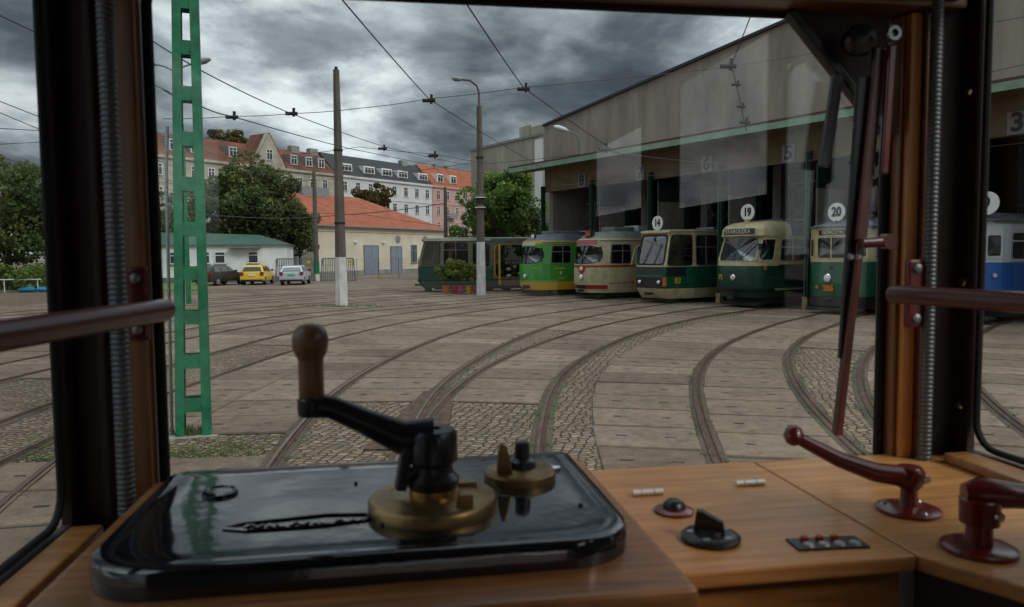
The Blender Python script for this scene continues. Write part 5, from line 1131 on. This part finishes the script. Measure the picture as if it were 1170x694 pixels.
# side walls
for X, y1, z0, sgn in ((XL, 1.238, 1.69, -1), (XR, 1.243, 1.728, 1)):
    x0, x1 = (X - .016, X) if sgn < 0 else (X, X + .016)
    b = MB(); b.box(x0, x1, y1 + .01, WY - .03, 1.0, 2.8); b.build('side_pillar', w_dark, cab)
    b = MB(); ya = .2 if sgn < 0 else .62; b.box(x0, x1, ya, y1 + .01, 1.0, z0 - .01); b.box(x0, x1, ya, y1 + .01, 2.62, 2.8); b.box(x0, x1, ya, ya + (.05 if sgn < 0 else .075), z0 - .01, 2.62); b.build('side_panel', w_dark, cab)
    q, pts = gasket('y', .25 if sgn < 0 else .70, y1, z0, 2.61, X + sgn * .010, .0065, r=.05); sw = q.build('side_window', m_rubber, cab, smooth=True)
    q = MB(); q.prism([(y, z) for y, z in pts[:-1]], X + sgn * .010, X + sgn * .015, f=lambda Y, Z, Xx: (Xx, Y, Z)); q.build('pane', m_glass_cab, sw)
    b = MB(); xa, xb = (X + .002, X + .05) if sgn < 0 else (X - .06, X - .002); b.box(xa, xb, .2, y1 - .0, z0 - .04 if sgn < 0 else 1.701, z0 - .009); b.build('window_sill', w_apron, cab, bevel=.005)
    for zz_ in (2.40, 2.04, 1.80):
        xs_ = X - sgn * .003; b = MB(); b.lathe([(.001, -.005), (.007, -.004), (.009, .0)], (xs_, y1 + .03, zz_), 'X', 12); b.build('screw', m_chrome, cab)
    # side wall behind with door-window opening (lets daylight and reflections in)
    if sgn > 0: ops = [(-1.28, -.50, 2.30, 2.66), (-.09, .615, 2.27, 2.74)]
    else: ops = []
    ys = [-2.2]; b = MB()
    for a_, c_, d_, e_ in ops: b.box(x0, x1, ys[-1], a_, 0, 2.8); b.box(x0, x1, a_, c_, 0, d_); b.box(x0, x1, a_, c_, e_, 2.8); ys.append(c_)
    b.box(x0, x1, ys[-1], ya, 0, 2.8); b.build('saloon_side', w_dark, cab)
b = MB(); b.box(XL - .05, XR + .05, -2.25, -2.2, 0, .95); b.box(XL - .05, XR + .05, -2.25, -2.2, 1.93, 2.8); b.build('rear_wall', w_dark, cab)  # gap added in the unseen wall to let light onto the console apron
b = MB(); b.box(XL - .05, XR + .05, -2.25, WY + .05, 2.8, 2.85); b.build('ceiling', mat('cab_ceiling', (.12, .10, .08), .7), cab)
b = MB(); b.box(XL - .05, XR + .05, -2.25, WY + .05, .7, .75); b.build('cab_floor', w_dark, cab)
# spiral conduits in the corners
def conduit(x, y, z0, z1, r):
    q = MB(); n = int((z1 - z0) / .0085); pr_ = []
    for i in range(n): z = z0 + i * .0085; pr_ += [(r * .9, z), (r, z + .002), (r, z + .0055), (r * .9, z + .0078)]
    q.lathe(pr_, (x, y, 0), n=18); q.build('spiral_conduit', m_spring, cab, smooth=False)
conduit(-.424, 1.235, 1.60, 2.8, .0135); conduit(.998, 1.262, 1.60, 2.8, .0112)
# handrails
def handrail(p, q_, r, flange_at):
    q = MB(); p = Vector(p); q_ = Vector(q_); d = (q_ - p).normalized(); q.tube([p - d * .012, p - d * .008, p, q_], [r * .5, r * .9, r, r], 20); h = q.build('handrail', m_rail_b, cab, smooth=True)
    q = MB(); q.box(*flange_at); q.build('rail_bracket', m_maroon, h, bevel=.006)
    fx = (flange_at[0] + flange_at[1]) / 2
    for zz_ in (flange_at[4] + .018, flange_at[5] - .018): q = MB(); q.lathe([(.009, 0), (.008, .005), (.002, .007)], (fx, flange_at[2], zz_), 'Y', 12, mtx=Matrix.Scale(-1, 4, (0, 1, 0))); q.build('bracket_bolt', m_steel, h, smooth=True)
handrail((-.358, 1.235, 2.018), (-.485, .45, 2.018), .0178, (-.43, -.395, 1.285, 1.298, 1.965, 2.085))
handrail((.918, 1.25, 2.02), (1.03, .45, 2.02), .0165, (.955, .992, 1.265, 1.278, 1.955, 2.085))

# console table
ZT = 1.70
b = MB(); b.box(.335, .672, .86, WY - .003, ZT - .022, ZT); b.build('console_top', w_table, cab, bevel=.004)
b = MB(); b.prism([(.675, .86), (.675, WY - .003), (XR - .005, WY - .003), (XR - .005, .30), (.79, .30), (.79, .66)], ZT - .022, ZT + .0); b.build('console_wing', w_table, cab, bevel=.004)
b = MB(); b.box(.335, .66, .875, .897, ZT - .35, ZT - .023); b.build('console_apron', w_apron, cab, bevel=.003)
b = MB(); b.prism([(.682, .875), (.70, .885), (.81, .67), (.81, .3), (.80, .3), (.80, .66)], ZT - .35, ZT - .023); b.build('wing_apron', w_dark, cab)
# control things on it
def croot(name, label, cat, px, py, z, rz=0, group=None):
    g_ = G(px, py, z); return thing(name, label, cat, (g_[0], g_[1], z), YAW + rz, group)
mc = thing('master_controller', 'wooden controller box with glossy black lid, brass dial and black crank', 'controller', cw(0, 0), YAW)
b = MB(); b.box(-.390, .322, .742, 1.262, 1.30, 1.738); b.build('wooden_case', w_block, mc, bevel=.010, seg=3)
def rrect(x0, x1, y0, y1, rs, n=10):
    P = []
    for (cx, cy, r, s) in ((x1, y0, rs[0], -90), (x1, y1, rs[1], 0), (x0, y1, rs[2], 90), (x0, y0, rs[3], 180)):
        sx = -1 if cx == x1 else 1; sy = 1 if cy == y0 else -1
        for i in range(n + 1): t = R_(s + 90 * i / n); P.append((cx + sx * r + r * math.cos(t), cy + sy * r + r * math.sin(t)))
    return P
def platem(mb, levels, rs, x0=-.345, x1=.284, y0=.812, y1=1.203):
    rings = []
    for ins, z in levels: rings.append([(x, y, z) for x, y in rrect(x0 + ins, x1 - ins, y0 + ins, y1 - ins, [max(.006, r - ins) for r in rs])])
    n = len(rings[0]); vs = sum(rings, []); k = len(rings)
    mb.add(vs, [(i * n + j, i * n + (j + 1) % n, (i + 1) * n + (j + 1) % n, (i + 1) * n + j) for i in range(k - 1) for j in range(n)] + [tuple((k - 1) * n + j for j in range(n))])
b = MB(); platem(b, [(.0, 1.739), (0, 1.762), (.003, 1.768), (.009, 1.7708), (.020, 1.7712), (.024, 1.7700), (.028, 1.7708), (.05, 1.7708)], (.085, .02, .03, .085)); b.build('black_lid', m_plate_b, mc, smooth=True)
ZP = 1.771
q = MB(); lz = [(-.21 + .0, .905), (-.19, .918), (-.09, .932), (-.04, .925), (-.035, .905), (-.09, .893), (-.18, .893), (-.21, .905)]
q.tube([(x, y + .02, ZP + .001) for x, y in lz], .0018, 6)
rng = np.random.default_rng(3)
for i in range(11):
    x = -.185 + i * .0135; h_ = .0055
    q.bar((x, .925 - h_, ZP + .002), (x + .004 * (-1) ** i, .925 + h_, ZP + .001), .0025, .002); q.bar((x, .925 + h_ * (-1) ** i, ZP + .001), (x + .008, .925 + h_ * (-1) ** (i // 2), ZP + .001), .0025, .002)
q.build('embossed_oval', m_plate_b, mc)
q = MB(); q.lathe([(.024, 0), (.024, .004), (.019, .006), (.017, .004)], (-.245, 1.07, ZP), n=24); q.build('cover_ring', m_plate_b, mc, smooth=True)
for x, y, r in ((-.02, .905, .004), (.0, .912, .005), (.236, .93, .004), (-.06, 1.08, .003)): q = MB(); q.lathe([(r, 0), (r * .7, .003)], (x, y, ZP), n=10); q.build('rivet', m_black, mc)
q = MB(); q.lathe([(.012, 0), (.012, .004), (.008, .006)], (.235, 1.10, ZP), n=16, mtx=None); q.build('chrome_stud', m_chrome, mc, smooth=True)
cx0, cy0 = .045, .958
q = MB(); q.lathe([(.084, 0), (.084, .012), (.081, .016), (.060, .016), (.056, .019), (.03, .019)], (cx0, cy0, ZP), n=56); q.box(cx0 + .03, cx0 + .048, cy0 - .05, cy0 - .03, ZP + .015, ZP + .03); q.box(cx0 + .035, cx0 + .06, cy0 + .02, cy0 + .03, ZP + .015, ZP + .024); dial = q.build('brass_dial', m_brass, mc, smooth=True)
q = MB(); q.lathe([(.031, .018), (.031, .028), (.024, .03)], (cx0, cy0, ZP), n=32); q.build('brass_collar', mat('bright_brass', (.5, .32, .12), .25, .9), dial, smooth=True)
# crank: hub, arm, prong, wooden grip
q = MB(); q.lathe([(.033, .031), (.035, .040), (.027, .048), (.026, .058), (.033, .064), (.033, .098), (.029, .104), (.012, .105), (.010, .102)], (cx0, cy0, ZP), n=36); hub = q.build('crank_hub', m_iron, mc, smooth=True)
hz0 = ZP + .092; ax, ay = -.105, .955
K = [(cx0, cy0, hz0), (cx0 - .04, cy0, hz0 + .003), (cx0 - .085, cy0 - .002, hz0 + .026), (cx0 - .125, cy0 - .003, hz0 + .046), (ax, ay, hz0 + .050)]
q = MB(); q.tube(K, [.028, .022, .0165, .0145, .0165], 16); q.build('crank_arm', m_iron, hub, smooth=True)
q = MB(); q.lathe([(.017, -.013), (.018, -.006), (.018, .008), (.013, .012)], K[-1], n=24); q.build('grip_seat', m_iron, hub, smooth=True)
q = MB(); q.bar((cx0 - .032, cy0 - .012, hz0 - .005), (cx0 - .042, cy0 - .014, hz0 - .062), .018, .014); q.bar((cx0 - .015, cy0 - .014, hz0 - .03), (cx0 - .035, cy0 - .014, hz0 - .045), .014, .01); q.build('locking_prong', m_iron, hub, bevel=.003)
kx, ky, kz = K[-1]
q = MB(); q.lathe([(.0145, .010), (.0158, .012), (.0155, .035), (.0158, .056), (.0165, .060), (.0205, .067), (.0222, .076), (.0222, .085), (.0195, .095), (.013, .101), (.004, .1035)], (kx, ky, kz), n=28); q.build('wooden_grip', m_knob, mc, smooth=True)
# reverser
cx1, cy1 = .178, 1.065
q = MB(); q.lathe([(.053, 0), (.053, .010), (.050, .013), (.030, .013), (.026, .016)], (cx1, cy1, ZP), n=40); rv = q.build('reverser_dial', m_brass, mc, smooth=True)
q = MB(); q.prism([(-.036, .0), (-.012, .0), (-.016, .02), (-.022, .043), (-.030, .046), (-.034, .03)], -.006, .006, f=lambda X, Z, Y: (cx1 + X, cy1 - .012 + Y, ZP + .012 + Z)); q.build('reverser_fin', m_brass, rv, bevel=.003)
q = MB(); q.lathe([(.021, .014), (.019, .026), (.012, .030), (.011, .052), (.009, .054)], (cx1 + .004, cy1, ZP), n=24); q.build('reverser_spindle', m_iron, rv, smooth=True)

def lamp(n, c, e_=0): return mat(n, c, .25)
t = croot('rotary_switch', 'round black rotary switch with a pointed knob on the oak console', 'switch', 812, 617, ZT)
q = MB(); q.lathe([(.040, 0), (.041, .006), (.036, .010), (.024, .011)], n=36); q.build('base', m_black, t, smooth=True)
for a_ in (20, 100, 160, 235, 300): q = MB(); q.box(.0285 * math.cos(R_(a_)) - .005, .0285 * math.cos(R_(a_)) + .005, .0285 * math.sin(R_(a_)) - .0035, .0285 * math.sin(R_(a_)) + .0035, .0095, .0118); q.build('pale_mark', m_alu, t, bevel=.001)
q = MB(); q.lathe([(.019, .011), (.017, .016)], n=24); q.build('knob_base', m_black, t)
q = MB(); q.prism([(-.024, .012), (.020, .012), (.017, .028), (-.012, .040), (-.020, .040)], -.006, .006, f=lambda X, Z, Y: (X * .8 + Y * .5, Y - X * .6, Z)); q.build('knob', m_black, t, bevel=.002)
t = croot('round_socket', 'maroon ring socket with black dome, left of the rotary switch', 'socket', 770, 585, ZT)
q = MB(); q.lathe([(.030, 0), (.030, .004), (.026, .006), (.018, .007)], n=32); q.build('ring', m_maroon, t, smooth=True)
q = MB(); q.lathe([(.018, .006), (.016, .014), (.010, .019), (.002, .020)], n=24); q.build('dome', m_black, t, smooth=True)
for px, py, lb_ in ((740, 566, 'small bright metal pin on the console beside the controller box'), (857, 555, 'small bright metal pin near the windscreen edge of the console')):
    t = croot('metal_pin', lb_, 'pin', px, py, ZT, 0, 'metal pins on the console'); q = MB(); q.tube([(-.026, 0, .005), (.026, 0, .005)], .005, 12); q.build('rod', mat('pin_metal_%d' % px, (.75, .75, .74), .35, .3), t, smooth=True)
    q = MB()
    for x in (-.012, .010): q.tube([(x, 0, .005), (x + .0012, 0, .005)], .0053, 12)
    q.build('grooves', m_grey, t)
t = croot('indicator_panel', 'flat black indicator panel with red and clear buttons', 'indicator panel', 947, 622, ZT, R_(-4))
q = MB(); q.box(-.052, .048, -.020, .020, 0, .003); q.build('face', m_black, t, bevel=.001)
for i in range(4):
    if i < 3: q = MB(); q.lathe([(.0065, .003), (.005, .008), (.001, .009)], (-.03 + i * .0215, .010, 0), n=14); q.build('red_button', lamp('red_lamp%d' % i, (.25, .006, .006)), t, smooth=True)
    q = MB(); q.lathe([(.0085, .003), (.0065, .006), (.001, .007)], (-.033 + i * .022, -.008, 0), n=14); q.build('clear_button', lamp('clear_lamp%d' % i, (.28, .30, .30)), t, smooth=True)
# maroon levers
t = croot('control_lever', 'long maroon lever with ball end on a round flange', 'lever', 1038, 584, ZT, 0)
q = MB(); q.lathe([(.046, 0), (.046, .005), (.036, .008), (.018, .010)], n=36); fl = q.build('flange', m_maroon, t, smooth=True)
for a_ in (30, 150, 270): q = MB(); q.lathe([(.006, .007), (.004, .010)], (.034 * math.cos(R_(a_)), .034 * math.sin(R_(a_)), 0), n=10); q.build('flange_screw', m_steel, fl)
q = MB(); q.lathe([(.015, .008), (.013, .014), (.012, .034), (.018, .040), (.022, .048), (.022, .062), (.017, .070), (.004, .072)], n=28); q.build('post', m_maroon, t, smooth=True)
q = MB(); q.tube([(-.01, 0, .055), (-.05, .012, .060), (-.10, .028, .078), (-.155, .05, .108)], [.0165, .015, .0122, .0100], 16); lv = q.build('arm', m_maroon, t, smooth=True)
q = MB(); bx_ = Vector((-.163, .052, .113)); q.lathe([(.004, -.016), (.0115, -.0115), (.016, 0), (.0115, .0115), (.004, .016)], bx_, n=20); q.build('ball_end', m_maroon, lv, smooth=True)
q = MB(); q.lathe([(.007, 0), (.006, .003)], (.012, -.021, .055), 'Y', 14, mtx=Matrix.Scale(-1, 4, (0, 1, 0))); q.build('pivot_bolt', m_chrome, t)
t = croot('control_lever', 'thick maroon brake lever at the right edge of the console', 'lever', 1118, 629, ZT, 0)
q = MB(); q.lathe([(.046, 0), (.046, .006), (.040, .009), (.024, .010)], n=36); q.build('flange', m_maroon, t, smooth=True)
q = MB(); q.lathe([(.017, .009), (.016, .036), (.024, .038), (.025, .070), (.021, .073)], n=28); q.build('post', m_maroon, t, smooth=True)
q = MB(); q.tube([(-.02, .006, .078), (0, 0, .079), (.04, -.015, .077), (.14, -.06, .073), (.22, -.1, .07)], [.012, .021, .017, .012, .011], 16); q.build('arm', m_maroon, t, smooth=True)
q = MB(); q.lathe([(.007, 0), (.006, .003)], (.006, -.026, .054), 'Y', 14, mtx=Matrix.Scale(-1, 4, (0, 1, 0))); q.build('pivot_bolt', m_chrome, t)

# wiper linkage hanging in the right of the windscreen
wl = thing('wiper_linkage', 'long maroon hand lever and black bar hanging down the right of the windscreen', 'wiper lever', cw(-.034, 0), YAW)
q = MB(); q.bar((.915, WY - .06, 2.47), (.885, WY - .06, 2.12), .022, .012, up=(0, 1, 0)); q.bar((.885, WY - .06, 2.12), (.848, WY - .06, 1.757), .014, .012, up=(0, 1, 0)); q.build('lever', m_rail_b, wl, bevel=.003)
q = MB(); q.bar((.928, WY - .075, 2.47), (.918, WY - .075, 2.24), .014, .012, up=(0, 1, 0)); q.build('short_link', m_maroon, wl, bevel=.003)
q = MB(); q.bar((.890, WY - .05, 2.42), (.864, WY - .05, 1.90), .022, .010, up=(0, 1, 0)); q.bar((.864, WY - .05, 1.90), (.850, WY - .05, 1.76), .010, .010, up=(0, 1, 0)); q.build('black_bar', m_black, wl, bevel=.002)
q = MB(); q.bar((.862, WY - .015, 2.43), (.838, WY - .015, 2.26), .020, .012, up=(0, 1, 0)); q.build('rubber_blade', mat('blade_grey', (.07, .07, .09), .5), wl, bevel=.002)
q = MB(); q.lathe([(.004, .02), (.026, .012), (.030, 0), (.024, -.02)], (.882, WY - .05, 2.485), 'Y', 24, mtx=Matrix.Scale(-1, 4, (0, 1, 0))); q.build('motor_knob', m_black, wl, smooth=True)
q = MB(); q.lathe([(.013, 0), (.015, .006), (.013, .012), (.007, .012), (.006, .004)], (.923, WY - .08, 2.488), 'Y', 24, mtx=Matrix.Scale(-1, 4, (0, 1, 0))); q.build('steel_ring', m_steel, wl, smooth=True)
q = MB(); q.tube([(.878, WY - .075, 2.115), (.930, WY - .075, 2.118)], [.009, .010], 14); q.lathe([(.014, -.01), (.014, .01)], (.93, WY - .075, 2.118), 'Y', 18); q.build('cross_handle', m_rail_b, wl, smooth=True)
for x in (.862, .878): q = MB(); q.lathe([(.007, 0), (.004, .005)], (x, WY - .067, 2.09), 'Y', 12, mtx=Matrix.Scale(-1, 4, (0, 1, 0))); q.build('bolt', m_steel, wl)
